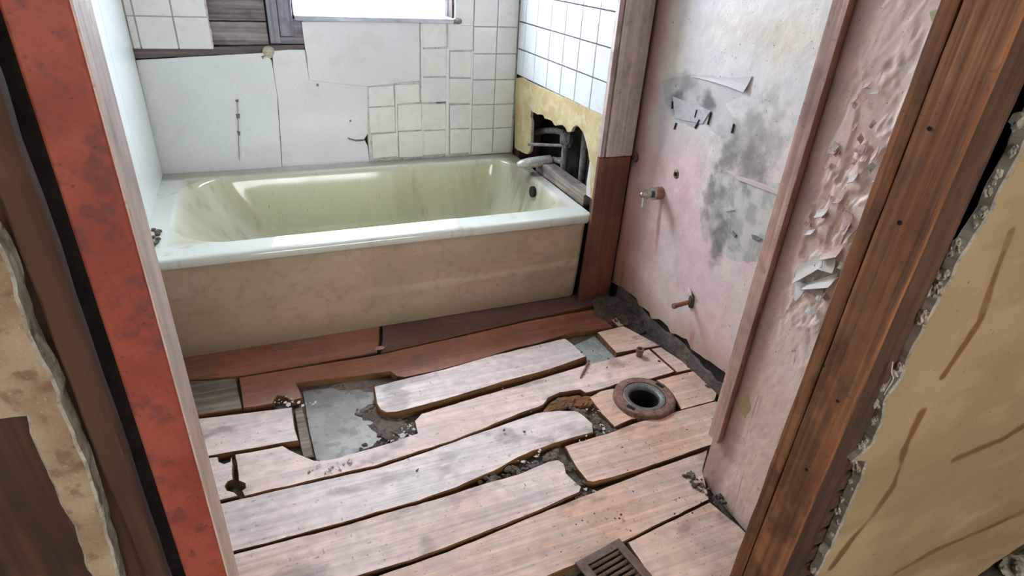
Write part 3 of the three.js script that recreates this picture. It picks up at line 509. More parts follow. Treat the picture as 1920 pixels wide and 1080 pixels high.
  part('torn_flap', sheet((u, v) => { const z = lerp(F[1][0], F[3][0], u), top = lerp(F[1][1], F[3][1], u) - 0.006 * Math.sin(u * 3.1), h = lerp(0.004, 0.046, u * u); return new THREE.Vector3(1.658 - v * v * 0.009 * u - 0.001, top - v * h, z - v * 0.01); }, 24, 8, 0.0012), std({ color: 0xbab3b0, roughness: 0.6 }), wallRight);
  const S = [[1.01, 0.852], [1.208, 0.849], [1.183, 0.803], [1.048, 0.788]];
  part('adhesive_patch', slab('right', S, 1.660, 0.0025, { amp: 0.002, step: 0.01, seed: 106, bevel: 0.0005 }), std({ map: blotch([[186, 186, 186], [174, 174, 174], [160, 160, 160], [90, 88, 88]], 107, 8, 0.3), roughness: 0.6 }), wallRight);
  for (const [i, q] of [[[1.013, 0.836], [1.018, 0.837], [1.022, 0.814], [1.017, 0.812]], [[1.141, 0.839], [1.147, 0.838], [1.144, 0.813], [1.139, 0.814]], [[1.207, 0.846], [1.212, 0.845], [1.209, 0.808], [1.204, 0.808]], [[1.163, 0.813], [1.169, 0.812], [1.155, 0.782], [1.149, 0.783]], [[1.052, 0.775], [1.058, 0.775], [1.054, 0.753], [1.048, 0.753]], [[1.313, 0.837], [1.318, 0.837], [1.318, 0.81], [1.313, 0.811]]].entries()) part('torn_strip', slab('right', q, 1.660, 0.004, { bevel: 0.0005 }), M.dark, wallRight);
  const C2 = [[1.33, 0.702], [1.381, 0.702], [1.477, 0.711], [1.575, 0.714], [1.579, 0.703], [1.481, 0.698], [1.386, 0.691]];
  part('torn_edge', slab('right', C2, 1.660, 0.003, { amp: 0.002, step: 0.01, seed: 108, bevel: 0.0005 }), std({ color: 0xc9b4b0, roughness: 0.6 }), wallRight);
  for (const [i, q] of [[[1.414, 0.543], [1.433, 0.537], [1.43, 0.526], [1.415, 0.533]], [[1.488, 0.562], [1.508, 0.567], [1.53, 0.566], [1.518, 0.553], [1.496, 0.552]], [[1.352, 0.588], [1.386, 0.604], [1.402, 0.604], [1.368, 0.585]]].entries()) part('torn_fragment', slab('right', q, 1.660, 0.003, { amp: 0.001, step: 0.006, seed: 109 + i, bevel: 0.0005 }), i < 2 ? M.dust : M.chip, wallRight);
}
{
  const trim1 = mesh('trim_1', box(1.535, 1.648, 0.604, 2.42, 0.824, 0.85, 1, 0.004, [0.3, 0.1]), wood([[204, 192, 184], [190, 172, 166], [182, 176, 168]], 120, { grain: 0.5, dirt: 0.6 }));
  trim1.userData.kind = 'structure';
  const trim2 = mesh('trim_2', box(1.514, 1.532, 0.604, 2.42, 0.822, 0.846, 1, 0.003, [0.7, 0.2]), wood([[200, 184, 178], [184, 160, 154], [164, 144, 138]], 121, { grain: 0.5, dirt: 0.6 }));
  trim2.userData.kind = 'structure';
  const trim3 = mesh('trim_3', slab('back', [[1.502, -0.03], [1.648, -0.03], [1.65, 0.602], [1.5145, 0.602], [1.514, 0.36]], 0.824, 0.02, { bevel: 0.003, grain: 1, off: [0.1, 0.3] }), wood([[124, 76, 56], [104, 62, 46], [84, 58, 48]], 122, { grain: 0.5, dirt: 0.7 }));
  trim3.userData.kind = 'structure';
  const chunk = mesh('mortar_lump', muv(lump(0.075, 123, 1.0, 0.5, 1.6, 4, 0.8)).translate(1.615, -0.012, 0.97), M.mortar);
  tag(chunk, 'dark crumbly mortar lump in the corner below the torn pink wall', 'mortar lump');
}
const valve = thing('shutoff_valve', 'chrome shut-off valve on a short pink sleeve sticking out of the pink wall', 'valve', [1.66, ...[[1.043, 0.528]].map(([z, y]) => [y, z])[0]]);
const sleeve = part('sleeve', muv(rod([0.004, 0, 0], [-0.034, 0.0, 0], 0.022, 20)), std({ map: blotch([[176, 124, 116], [150, 100, 92], [120, 84, 76], [70, 50, 44]], 130, 6, 0.1), roughness: 0.6 }), valve);
part('sleeve_ring', muv(rod([-0.033, 0, 0], [-0.04, 0, 0], 0.023, 20)), M.chrome, sleeve);
{ const prof = [[0, 0], [0.013, 0], [0.014, 0.012], [0.017, 0.016], [0.017, 0.026], [0.012, 0.03], [0.01, 0.042], [0.006, 0.048], [0, 0.049]].map((p) => new THREE.Vector2(...p)); const g = new THREE.LatheGeometry(prof, 18); g.rotateZ(Math.PI / 2); g.translate(-0.038, 0, 0); part('nozzle', muv(rod([-0.066, -0.006, 0], [-0.07, -0.045, 0.004], 0.009, 12, 0.006)), M.dustChrome, part('valve_body', muv(g), M.chrome, valve)); }
const hole = thing('pipe_stub', 'dark open pipe end in a broken hole above the chrome valve', 'pipe', [1.66, ...[[1.103, 0.615]].map(([z, y]) => [y, z])[0]]);
{ const g = new THREE.TorusGeometry(0.0105, 0.003, 10, 20).rotateY(Math.PI / 2); part('pipe_end', muv(g), M.rust, hole); part('pipe_bore', muv(rod([0.012, 0, 0], [0.002, 0, 0], 0.009)), M.black, hole); const h = lump(0.008, 131, 0.5, 0.8, 1.4); h.translate(-0.001, 0.014, -0.004); part('broken_plaster', muv(h), M.crumble, hole); }
const stub = thing('copper_pipe_stub', 'short copper pipe stub with green corroded collar low on the pink wall', 'pipe', [1.66, ...[[1.312, 0.238]].map(([z, y]) => [y, z])[0]]);
part('collar', muv(lump(0.024, 132, 0.45, 1.25, 0.62, 3, 0.25)), M.patina, stub);
part('pipe', muv(rod([0, 0.0, 0], [-0.075, -0.004, 0.004], 0.008)), M.copper, stub);
part('pipe_end', muv(rod([-0.066, -0.0035, 0.0035], [-0.078, -0.0042, 0.0042], 0.0098)), M.rust, stub);
part('torn_paper', sheet((u, v) => new THREE.Vector3(-0.003 - 0.016 * u * v, 0.012 + v * 0.03, lerp(-0.03, 0.004, u) + v * 0.004), 6, 8, 0.001), std({ color: 0xd8c4bc, roughness: 0.8 }), stub);
const corner = mesh('pipe_collar', muv(new THREE.TorusGeometry(0.012, 0.006, 10, 20).rotateY(Math.PI / 2.4)).translate(1.655, 0.6, 0.86), M.mortar);
tag(corner, 'small dark ring at the lower end of the grey tub casing board', 'pipe collar');

// ---------- near pink wall with peeling paint ----------
const wallReturn = setting('wall_return', 'pink wall beside the doorway with bubbled and peeling paint');
{
  part('core', box(1.396, 1.79, -0.4, 2.5, 1.798, 2.105, 1), M.plain, wallReturn);
  const Z0 = 1.79, Z1 = 2.15, Y0 = -0.03, Y1 = 1.4;
  const tear = [[1.88, 0.662], [1.9, 0.709], [1.93, 0.741], [1.961, 0.751], [1.978, 0.725], [1.969, 0.698], [1.947, 0.65], [1.918, 0.652]], chip2 = [[1.836, 0.305], [1.859, 0.334], [1.877, 0.312], [1.875, 0.268], [1.846, 0.273]], chip3 = [[1.968, 1.187], [1.984, 1.192], [1.994, 1.18], [1.98, 1.174]];
  const map = tex(512, 1536, (u, v) => {
    const z = lerp(Z0, Z1, u), y = lerp(Y0, Y1, v), n = fbm(z * 9, y * 6, 5, 141), f = fbm(z * 50, y * 40, 4, 142), ck = fbm(z * 34, y * 2.6, 3, 143), jz = z + (f - 0.5) * 0.012, jy = y + (n - 0.5) * 0.01;
    let c = mix([252, 226, 212], [248, 216, 200], smooth(0.35, 0.65, n));
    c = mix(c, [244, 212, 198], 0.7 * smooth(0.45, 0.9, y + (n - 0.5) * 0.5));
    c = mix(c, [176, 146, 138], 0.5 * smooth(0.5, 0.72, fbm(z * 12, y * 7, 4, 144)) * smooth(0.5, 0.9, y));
    c = mix(c, [150, 116, 108], 0.5 * smooth(0.045, 0.0, z - 1.843 + (n - 0.5) * 0.03));  // shade beside the trim strip, painted into the wall colour
    c = mix(c, [120, 82, 74], 0.75 * smooth(0.009, 0.002, Math.abs(ck - 0.5)) * smooth(0.62, 0.4, y) * smooth(0.4, 0.6, fbm(z * 20, y * 12, 3, 149)) * smooth(1.86, 1.9, z));
    if (inBox(jz, jy, tear)) c = mix([206, 196, 184], [184, 172, 160], f);
    if (inBox(jz, jy, chip2) || inBox(jz, jy, chip3)) c = [196, 180, 140];
    c = mix(c, [84, 60, 54], 0.7 * smooth(0.95, 0.98, noise(z * 320, y * 260, 145)));
    return c.map((x) => x * (0.94 + 0.12 * f));
  }, { wrap: false });
  const nz = 90, ny = 420, pos = [], idx = [];
  for (let j = 0; j <= ny; j++) for (let i = 0; i <= nz; i++) {
    const z = lerp(1.796, 2.108, i / nz), y = lerp(-0.02, 2.42, (j / ny) ** 1.25), e = smooth(0, 0.02, z - 1.796);
    const b = fbm(z * 38, y * 20, 4, 150), cell = smooth(0.48, 0.56, b), act = smooth(0.42, 0.72, y) * smooth(1.845, 1.885, z) * lerp(1, 0.35, smooth(0.85, 1.2, y)), fine = fbm(z * 90, y * 60, 3, 151) - 0.5;
    const ridge = smooth(0.04, 0.0, Math.abs(fbm(z * 26, y * 13, 4, 152) - 0.52));
    pos.push(1.39 - e * act * (0.0042 * cell + 0.003 * ridge) - fine * 0.0016, y, z);
  }
  for (let j = 0; j < ny; j++) for (let i = 0; i < nz; i++) { const a = j * (nz + 1) + i; idx.push(a, a + 1, a + nz + 2, a, a + nz + 2, a + nz + 1); }
  const g = new THREE.BufferGeometry(); g.setAttribute('position', new THREE.Float32BufferAttribute(pos, 3)); g.setIndex(idx); g.computeVertexNormals();
  puv(g, 2, 1, Z0, Z1, Y0, Y1);
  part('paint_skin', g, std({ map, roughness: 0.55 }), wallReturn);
  // flakes of paint that have come away and curl
  const white = std({ color: 0xd6cbbd, roughness: 0.7 }), pink = std({ color: 0xd8b0a6, roughness: 0.6 });
  const flake = (pts, lift, m, along = 0) => { const [a, b, c, d] = pts; part('paint_flake', sheet((u, v) => { const z = lerp(lerp(a[0], b[0], u), lerp(d[0], c[0], u), v), y = lerp(lerp(a[1], b[1], u), lerp(d[1], c[1], u), v), w = 0.004 * (fbm(u * 4, v * 4, 2, 160 + pts[0][0] * 100) - 0.5); return new THREE.Vector3(1.384 - lift * v * v + w * v - 0.001, y - lift * 0.3 * v * v, z); }, 10, 8, 0.0012), m, wallReturn); };
  flake([[1.887, 0.694], [1.931, 0.743], [1.948, 0.727], [1.896, 0.663]], 0.01, white);
  flake([[1.931, 0.743], [1.963, 0.752], [1.975, 0.728], [1.945, 0.722]], 0.012, white);
  flake([[1.978, 0.725], [1.924, 0.675], [1.928, 0.67], [1.984, 0.705]], 0.02, white);
  flake([[1.889, 0.66], [1.922, 0.672], [1.927, 0.643], [1.918, 0.644]], 0.022, white);
  flake([[1.944, 0.68], [1.955, 0.687], [1.979, 0.673], [1.968, 0.673]], 0.024, white);
  flake([[1.929, 0.75], [1.972, 0.787], [1.97, 0.76], [1.938, 0.738]], 0.01, pink);
  flake([[1.966, 0.801], [1.971, 0.825], [1.972, 0.808], [1.972, 0.787]], 0.012, white);
  flake([[1.948, 0.846], [1.968, 0.84], [1.973, 0.815], [1.958, 0.811]], 0.01, pink);
  flake([[1.889, 0.82], [1.914, 0.837], [1.915, 0.822], [1.898, 0.813]], 0.012, white);
  flake([[1.884, 0.775], [1.901, 0.787], [1.901, 0.777], [1.887, 0.77]], 0.01, white);
  flake([[1.962, 0.955], [1.97, 0.976], [1.976, 0.949], [1.97, 0.942]], 0.012, pink);
  flake([[1.936, 0.907], [1.949, 0.917], [1.951, 0.904], [1.94, 0.898]], 0.01, white);
  flake([[1.984, 0.923], [1.999, 0.939], [1.998, 0.925], [1.989, 0.916]], 0.012, white);
  const fr = rng(166);
  for (let i = 0; i < 34; i++) { // small scales of paint with one free edge
    const z = 1.875 + fr() * 0.11, y = 0.66 + fr() * 0.46, w = 0.005 + fr() * 0.011, h = 0.004 + fr() * 0.008, k = () => (fr() - 0.5) * 0.006, t = (fr() - 0.5) * 0.012;
    flake([[z, y + k()], [z + w, y + t + k()], [z + w + k(), y + t - h + k()], [z + k(), y - h + k()]].map((p) => p), 0.003 + fr() * 0.004, fr() < 0.75 ? pink : white);
  }
  flake([[1.942, 0.627], [1.967, 0.635], [1.965, 0.627], [1.944, 0.622]], 0.01, white);
}
const trim4 = mesh('trim_4', box(1.372, 1.388, 0.15, 2.42, 1.792, 1.83, 1, 0.002, [0.4, 0.3]), wood([[210, 170, 154], [196, 152, 134], [176, 138, 126]], 165, { grain: 0.5, dirt: 0.5 }));
trim4.userData.kind = 'structure';

// ---------- the doorway we look through ----------
const postRed = mesh('door_post', muv(new RoundedBoxGeometry(0.036, 2.5, 0.058, 2, 0.0025).translate(0.27, 0.95, 2.181), 1), M.redStud);
{ // the side towards the opening keeps pale paint
  const skin = part('side_facing', box(0.2872, 0.2892, -0.3, 2.2, 2.153, 2.2085, 1, 0.0006), M.palestud, postRed); skin.userData.label = 'pale painted side strip';
}
tag(postRed, 'red painted door post left of the opening with a pale side facing the bathroom', 'post');
const postB = thing('door_post', 'cracked brown wooden post right of the opening next to the peeling pink wall', 'post', [1.2, 0, 2.11]);
part('edge_board', slab('right', rect(0, 0.0265, -0.3, 2.2), 0.013, 0.013, { amp: 0.0018, step: 0.05, seed: 170, bevel: 0.002, grain: 1 }), M.stud, postB);
part('main_board', slab('right', rect(0.0285, 0.1, -0.3, 2.2), 0.011, 0.0105, { amp: 0.0015, step: 0.05, seed: 171, bevel: 0.002, grain: 1, off: [0.5, 0.2] }), M.stud, postB);
for (const [z, y, r] of [[0.06, 0.93, 0.0035], [0.075, 0.62, 0.003], [0.07, 0.46, 0.003], [0.03, 0.66, 0.0025], [0.05, 1.06, 0.003]]) part('nail_hole', muv(new THREE.CylinderGeometry(r, r, 0.003, 12).rotateZ(Math.PI / 2)).translate(0.0005, y, z), M.black, postB);
const postC = mesh('door_post', slab('back', rect(1.2175, 1.286, -0.3, 2.2), 2.1, 0.1, { amp: 0.003, step: 0.05, seed: 172, bevel: 0.003, grain: 1 }), M.studDark);
tag(postC, 'dark brown rough stud squeezed between the cracked post and the beige plaster', 'post');
const rubble = mesh('plaster_chunk', muv(lump(0.05, 263, 1.3, 0.6, 1, 4, 0.6)).translate(...[[2.296, 2.219]].map(([x, z]) => [x, -0.28, z])[0]), M.crumble);
tag(rubble, 'grey white plaster chunk on the dark floor below the beige plaster', 'plaster chunk');
const fibre = mesh('paper_shred', muv(tube([[1.262, 0.70, 2.205], [1.258, 0.685, 2.212], [1.266, 0.672, 2.214], [1.259, 0.655, 2.216], [1.263, 0.64, 2.213]], 0.0014, 20, 6)), M.chip);
tag(fibre, 'thin pale torn fibre hanging on the dark rough stud by the beige plaster', 'fibre');
const wallFront = setting('wall_front', 'broken partition wall round the doorway with beige plaster towards the hall');
{
  part('core', box(1.30, 3.3, -0.4, 2.5, 2.09, 2.13), M.dark, wallFront);
  part('core', box(-1.3, 0.25, -0.4, 2.5, 2.09, 2.125), M.dark, wallFront);
  part('header', box(-0.05, 1.45, 2.1, 2.5, 2.09, 2.215), M.studDark, wallFront);
  for (let k = 0; k < 22; k++) part('lath', slab('back', rect(1.292, 2.6, -0.24 + k * 0.052, -0.2 + k * 0.052), 2.185, 0.008, { amp: 0.002, step: 0.06, seed: 180 + k, off: [k * 0.3, k * 0.07] }), M.studDark, wallFront);
  const X0 = 1.25, X1 = 2.65, Y0 = -0.25, Y1 = 1.25;
  const s1 = [[1.389, 0.914], [1.407, 0.826], [1.428, 0.753], [1.414, 0.693], [1.403, 0.645]], s2 = [[1.396, 0.565], [1.395, 0.521], [1.396, 0.482], [1.41, 0.438], [1.424, 0.369], [1.407, 0.301], [1.375, 0.243], [1.351, 0.163]], s3 = [[1.591, 0.389], [1.655, 0.394], [1.738, 0.398], [1.795, 0.418]], s4 = [[1.617, 0.018], [1.732, 0.043], [1.889, 0.043], [2.079, 0.045]];
  const seg = (x, y, p) => { let d = 9; for (let i = 0; i + 1 < p.length; i++) { const [a, b] = p[i], [c, e] = p[i + 1], t = clamp(((x - a) * (c - a) + (y - b) * (e - b)) / ((c - a) ** 2 + (e - b) ** 2)); d = Math.min(d, Math.hypot(x - a - t * (c - a), y - b - t * (e - b))); } return d; };
  const map = tex(1024, 1024, (u, v) => {
    const x = lerp(X0, X1, u), y = lerp(Y0, Y1, v), n = fbm(x * 5, y * 5, 5, 200), f = fbm(x * 40, y * 40, 4, 201), j = (n - 0.5) * 0.02 + (f - 0.5) * 0.012;
    let c = mix([176, 146, 108], [158, 130, 94], smooth(0.35, 0.65, n)); c = mix(c, [190, 168, 124], 0.5 * smooth(0.5, 0.7, fbm(x * 3, y * 8, 4, 202)));
    for (const [p, w] of [[s1, 0.007], [s2, 0.009], [s3, 0.012], [s4, 0.012]]) c = mix(c, [112, 72, 38], 0.85 * smooth(w * 1.4, w * 0.5, (seg(x, y, p) + j * 0.5) / (0.5 + fbm(x * 14, y * 14, 2, 206))));
    c = mix(c, [80, 60, 44], 0.6 * smooth(0.95, 0.98, noise(x * 200, y * 200, 203)));
    c = mix(c, [150, 124, 88], 0.6 * smooth(0.5, 0.7, fbm(x * 4, y * 14, 4, 204)));
    return c;
  }, { wrap: false });
  const edge = [[1.314, 0.147], [1.32, 0.235], [1.314, 0.345], [1.312, 0.423], [1.302, 0.474], [1.261, 0.49], [1.296, 0.526], [1.29, 0.576], [1.274, 0.632], [1.288, 0.665], [1.282, 0.721], [1.285, 0.78], [1.294, 0.834], [1.296, 0.878], [1.31, 0.927], [1.317, 0.954], [1.313, 0.99], [1.32, 1.034], [1.316, 1.077]];
  const g = slab('back', [...edge, [1.345, 1.3], [1.36, 2.42], [3.28, 2.42], [3.28, -0.12], ...[[2.234, -0.143], [2.148, -0.173], [2.077, -0.205], [2.008, -0.239]]], 2.192, 0.022, { amp: 0.006, step: 0.011, seed: 205, bevel: 0.003 });
  const groups = g.groups; puv(g, 0, 1, X0, X1, Y0, Y1); g.groups = groups;
  part('plaster', g, [std({ map, bumpMap: roughBump, bumpScale: 0.001, roughness: 0.9 }), M.crumble], wallFront);
  const r = rng(9); // crumbs of plaster along the broken edge
  for (let i = 0; i < edge.length - 1; i++) for (let k = 0; k < 3; k++) { const t = r(), a = edge[i], b = edge[i + 1], q = lump(0.003 + r() * r() * 0.008, 210 + i * 3 + k, 0.6, 1.3, 0.9, 2, 0.8); q.translate(lerp(a[0], b[0], t) - 0.002, lerp(a[1], b[1], t), 2.197 + r() * 0.01); part('plaster_crumb', muv(q), M.crumble, wallFront); }
  // left of the red post
  part('stud', slab('back', rect(0.2125, 0.2335, -0.3, 2.42), 2.178, 0.016, { amp: 0.0018, step: 0.04, seed: 230, bevel: 0.002, grain: 1 }), M.studDark, wallFront);
  part('stud', slab('back', rect(0.08, 0.205, -0.3, 2.42), 2.13, 0.04, { amp: 0.002, step: 0.04, seed: 231, bevel: 0.002, grain: 1 }), M.studDark, wallFront);
  part('plaster', slab('back', [[0.208, 1.047], [0.21, 1.035], [0.208, 0.997], [0.207, 0.971], [0.209, 0.936], [0.208, 0.9], [0.21, 0.866], [0.21, 0.83], [0.207, 0.766], [0.201, 0.69], [0.199, 0.645], [0.179, 0.656], [0.181, 0.699], [0.182, 0.755], [0.182, 0.815], [0.181, 0.846], [0.183, 0.885], [0.184, 0.892], [0.175, 0.893], [0.155, 0.894], [0.172, 0.986]], 2.19, 0.022, { amp: 0.0035, step: 0.01, seed: 232, bevel: 0.002 }), [std({ map: blotch([[176, 152, 122], [150, 122, 94], [120, 84, 66], [206, 190, 166]], 233, 6, 0.25), bumpMap: roughBump, bumpScale: 0.003, roughness: 0.95 }), M.crumble], wallFront);
  part('plaster', box(-1.3, 0.10, -0.3, 2.42, 2.192, 2.212), M.plain, wallFront);
  for (let k = 0; k < 8; k++) part('lath', slab('back', rect(0.10, 0.206, -0.25 + k * 0.05 + 0.4, -0.21 + k * 0.05 + 0.4), 2.18, 0.008, { amp: 0.002, step: 0.04, seed: 240 + k }), M.studDark, wallFront);
}

// ---------- floor fittings ----------
const flange = thing('toilet_flange', 'round rusty toilet flange with open drain hole set in the floor', 'flange', [flangeAt[0], 0, flangeAt[1]]);
{
  const L = (p, n = 40) => new THREE.LatheGeometry(p.map((q) => new THREE.Vector2(...q)), n);
  const ring = L([[0.069, 0.002], [0.0695, 0.014], [0.072, 0.0175], [0.09, 0.017], [0.0965, 0.0145], [0.099, 0.008], [0.099, -0.012]]), p = ring.attributes.position;
  for (let i = 0; i < p.count; i++) { const a = Math.atan2(p.getZ(i), p.getX(i)), k = 1 + 0.05 * (noise(a * 3 + 20, p.getY(i) * 40, 250) - 0.5); p.setX(i, p.getX(i) * k); p.setZ(i, p.getZ(i) * k); }
  ring.computeVertexNormals();
  part('iron_ring', muv(ring), M.rust, flange);
  part('lead_collar', muv(L([[0.048, 0.0], [0.049, 0.008], [0.054, 0.0125], [0.065, 0.015], [0.0705, 0.0135], [0.0715, 0.0]])), M.lead, flange);
  part('drain_pipe', muv(L([[0.0485, 0.002], [0.047, -0.05], [0.047, -0.22], [0.001, -0.22]])), std({ color: 0x34322f, roughness: 0.5, metalness: 0.4, side: THREE.DoubleSide }), flange);
  for (const a of [0.35, 3.6]) part('bolt_slot', muv(box(-0.006, 0.006, 0, 0.002, -0.014, 0.014)).rotateY(a).translate(0.083 * Math.cos(a), 0.0166, -0.083 * Math.sin(a)), M.black, flange);
}
const register = thing('floor_register', 'rusty brown metal floor register with dark louvre slots at the front', 'vent', [0.985, 0, 2.0]);
{
  const o = [[0.922, 1.927], [1.055, 1.904], [1.084, 2.021]], a = o[0], b = o[1];
  const ang = Math.atan2(b[1] - a[1], b[0] - a[0]);
  register.position.set((a[0] + b[0]) / 2, 0.004, (a[1] + b[1]) / 2); register.rotation.y = -ang;
  const w = Math.hypot(b[0] - a[0], b[1] - a[1]) / 2, d = 0.25, f = 0.02;
  const fr = slab('floor', rect(-w, w, 0, d), 0, 0.006, { bevel: 0.0025, seg: 2, holes: [rect(-w + f, w - f, f * 0.9, d - f)] });
  part('frame', fr, M.vent, register);
  part('duct', muv(box(-w + 0.01, w - 0.01, -0.05, -0.045, 0.005, d - 0.005)), M.black, register);
  for (let k = 0; k < 15; k++) { const z = f * 0.9 + 0.009 + k * 0.0142; part('louvre', muv(new THREE.BoxGeometry(2 * (w - f) + 0.004, 0.0022, 0.0085)).rotateX(0.7).translate(0, 0.0, z), M.vent, register); }
}
const stubFloor = thing('floor_pipe', 'small rusty pipe stub standing up from the floor near the toilet flange', 'pipe', [[[1.53, 1.256]][0][0], 0, [[1.53, 1.256]][0][1]]);
{ const L = new THREE.LatheGeometry([[0.008, 0.004], [0.008, 0.032], [0.0125, 0.034], [0.0135, 0.031], [0.0135, 0.02], [0.0115, 0.017], [0.0115, -0.004]].map((q) => new THREE.Vector2(...q)), 20); part('collar', muv(L), M.rust, stubFloor); part('bore', muv(new THREE.CylinderGeometry(0.0082, 0.0082, 0.004, 16).translate(0, 0.016, 0)), M.black, stubFloor); }
const stick = mesh('nail', muv(rod([...[[1.336, 1.237]].map(([x, z]) => [x, 0.009, z])[0]], [...[[1.265, 1.308]].map(([x, z]) => [x, 0.005, z])[0]], 0.0042, 8, 0.003)), M.rust);
tag(stick, 'brown splinter lying across the floorboards near the square floor patch', 'splinter');
const dot = mesh('paint_chip', muv(lump(0.013, 260, 1.3, 0.18, 0.8)).translate(...[[0.669, 0.935]].map(([x, z]) => [x, 0.004, z])[0]), std({ color: 0xb08c7c, roughness: 0.8 }));
tag(dot, 'single pale paint chip on the red board against the tub apron', 'paint chip');

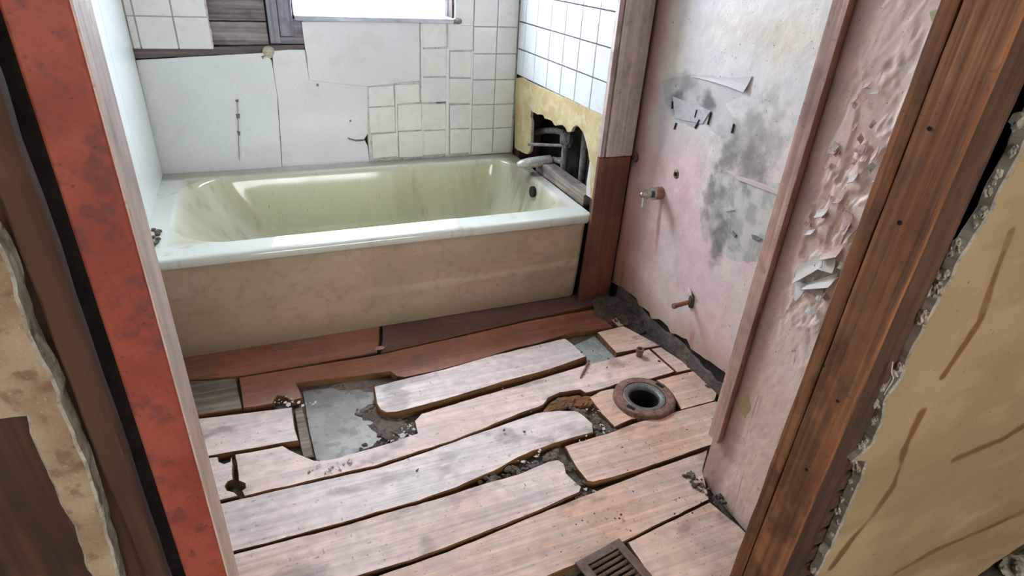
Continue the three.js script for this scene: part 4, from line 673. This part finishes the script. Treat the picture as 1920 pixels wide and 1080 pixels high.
// ---------- loose dirt and chips: nobody could count them ----------
{
  const r = rng(77), chips = [], dust = [], yellow = [];
  const gather = (px, list, n, sx, sz, y, size) => { for (const [x, z] of px) for (let i = 0; i < n; i++) {
    const s = size * (0.3 + r() ** 2 * 1.5), g = list === dust ? lump(s, Math.floor(r() * 1e6), 1, 0.5, 0.8, 1, 0.6) : new THREE.CylinderGeometry(s, s * 0.9, 0.0012, 3 + Math.floor(r() * 3)).scale(1, 1, 0.4 + r() * 0.7); if (list !== dust && r() < 0.3) g.rotateX(r() * 1.2); g.rotateX((r() - 0.5) * 0.8); g.rotateY(r() * 6.3); g.rotateZ((r() - 0.5) * 0.8);
    const a = r() * 6.3, q = Math.sqrt(r()); g.translate(x + Math.cos(a) * q * sx, y + r() * 0.004, z + Math.sin(a) * q * sz); list.push(g);
  } };
  gather([[0.669, 1.351], [0.673, 1.381], [0.639, 1.377], [0.612, 1.397]], chips, 9, 0.03, 0.02, -0.012, 0.006);
  gather([[0.41, 1.434], [0.465, 1.441], [0.438, 1.456], [0.403, 1.163], [0.337, 1.12], [0.358, 1.138]], chips, 7, 0.035, 0.012, 0.004, 0.0055);
  gather([[1.136, 1.453], [1.226, 1.526], [1.232, 1.548], [1.225, 1.462], [1.144, 1.559]], chips, 6, 0.025, 0.02, -0.004, 0.0045);
  gather([[1.708, 1.137], [1.704, 1.212], [1.701, 1.265], [1.703, 1.311], [1.696, 1.382]], chips, 10, 0.02, 0.025, -0.003, 0.006);
  gather([[0.968, 1.589], [0.926, 1.591], [1.007, 1.576], [1.06, 1.746], [1.557, 1.031]], chips, 4, 0.025, 0.015, -0.004, 0.005);
  gather([[1.3, 1.703], [1.39, 1.755], [1.249, 1.827], [1.268, 1.775], [1.473, 1.646], [1.104, 1.9], [1.344, 1.907], [1.183, 1.944], [1.202, 1.983], [0.349, 1.512], [0.535, 1.521], [0.833, 1.521], [0.98, 1.354], [0.854, 1.202]], chips, 3, 0.12, 0.06, 0.006, 0.0024);
  gather([[1.714, 1.215], [1.701, 1.282], [1.697, 1.35], [1.693, 1.429], [1.686, 1.467]], dust, 22, 0.03, 0.03, -0.004, 0.010);
  gather([[0.642, 1.293], [0.618, 1.334], [0.563, 1.374], [0.576, 1.22], [0.63, 1.198]], dust, 18, 0.04, 0.02, -0.02, 0.008);
  gather([[1.034, 1.59], [1.058, 1.641], [1.052, 1.7], [1.051, 1.748], [0.959, 1.607], [0.896, 1.606], [0.832, 1.61]], dust, 14, 0.03, 0.016, -0.012, 0.008);
  gather([[1.201, 1.505], [1.187, 1.462], [1.187, 1.409], [1.16, 1.387], [1.215, 1.547], [1.252, 1.577], [1.323, 1.584]], dust, 18, 0.025, 0.018, -0.01, 0.009);
  gather([[1.354, 1.815], [1.357, 1.846], [1.368, 1.887], [1.351, 1.784], [1.598, 1.044], [1.588, 1.02]], dust, 12, 0.02, 0.015, 0.0, 0.006);
  gather([[1.016, 1.868], [1.015, 1.947], [0.965, 1.764], [1.152, 1.848], [1.277, 1.837], [0.99, 1.459], [1.23, 1.7], [1.127, 1.23], [1.324, 1.163], [0.886, 1.269], [0.707, 1.581], [1.369, 1.277], [1.532, 1.423], [1.487, 1.601]], dust, 5, 0.12, 0.07, 0.006, 0.0026);
  gather([[0.679, 1.342], [0.408, 1.451], [1.182, 1.524]], yellow, 4, 0.025, 0.01, -0.006, 0.005);
  for (const [name, list, m] of [['paint_chips', chips, M.chip], ['dirt_crumbs', dust, M.dirt], ['wood_crumbs', yellow, M.chipYellow]]) { const o = mesh(name, muv(mergeGeometries(list.map((g) => g.index ? g.toNonIndexed() : g))), m); o.userData.kind = 'stuff'; o.userData.label = { paint_chips: 'white paint chips scattered over the floorboards and gaps', dirt_crumbs: 'dark dirt crumbs lying in the gaps between floorboards', wood_crumbs: 'yellow wood crumbs beside the sheet metal patch' }[name]; o.userData.category = 'debris'; }
  // loose rot at the broken board end
  const rot = [];
  for (let i = 0; i < 26; i++) { const t = i / 25, a = [[1.102, 1.386], [1.159, 1.37], [1.237, 1.39]], p = t < 0.5 ? [lerp(a[0][0], a[1][0], t * 2), lerp(a[0][1], a[1][1], t * 2)] : [lerp(a[1][0], a[2][0], t * 2 - 1), lerp(a[1][1], a[2][1], t * 2 - 1)]; const g = lump(0.011 + r() * 0.008, 300 + i, 1.5, 0.6, 0.8, 2, 0.6); g.translate(p[0] + (r() - 0.5) * 0.02, -0.012 + r() * 0.006, p[1] + 0.008 + r() * 0.03); rot.push(g); }
  const o = mesh('rotten_wood', muv(mergeGeometries(rot)), M.edge); o.userData.kind = 'stuff'; o.userData.label = 'crumbling brown rotten wood in the broken board edge left of the flange'; o.userData.category = 'debris';
  const bits = []; for (let i = 0; i < 16; i++) { const g = lump(0.004 + r() * 0.006, 330 + i, 1, 0.7, 1, 2, 0.5); g.translate(0.012 + r() * 0.03, 0.374 + r() * 0.004, 0.56 + r() * 0.16); bits.push(g); }
  const ob = mesh('tile_crumbs', muv(mergeGeometries(bits)), M.dirt); ob.userData.kind = 'stuff'; ob.userData.label = 'dark crumbs on the left corner of the tub rim'; ob.userData.category = 'debris';
}

// ---------- closing the rooms ----------
function shell(name, g, m) { const o = mesh(name, g, m); o.userData.kind = 'structure'; return o; }
shell('ceiling', box(-1.4, 3.4, 2.42, 2.52, -0.14, 5.3), M.plain);
shell('wall_hall_left', box(-1.4, -1.3, -0.4, 2.5, 2.0, 5.3), M.plain);
shell('wall_hall_right', box(3.3, 3.4, -0.4, 2.5, 2.0, 5.3), M.plain);
shell('wall_hall_rear', slab('back', rect(-1.3, 3.3, -0.4, 2.45), 5.1, 0.12, { bevel: 0, holes: [rect(-0.1, 1.9, 0.65, 2.05)] }), M.plain);
shell('floor_hall', box(-1.4, 3.4, -0.42, -0.3, 2.07, 5.3), M.hallFloor);
const win2 = setting('added_window_2');  // unseen, added behind the camera to give fill light
part('frame', slab('back', rect(-0.1, 1.9, 0.65, 2.05), 5.13, 0.05, { bevel: 0.002, holes: [rect(-0.04, 0.87, 0.71, 1.99), rect(0.93, 1.84, 0.71, 1.99)] }), M.palestud, win2);
part('pane', box(-0.05, 1.85, 0.7, 2.0, 5.15, 5.153), M.glass, win2);
shell('ground', new THREE.BoxGeometry(60, 0.1, 60).translate(0, -0.9, 0), std({ color: 0x6d6a5c, roughness: 1 }));

scene.traverse((o) => { if (o.isMesh) { o.castShadow = o.receiveShadow = true; } delete o.userData.count; });
renderer.render(scene, camera);
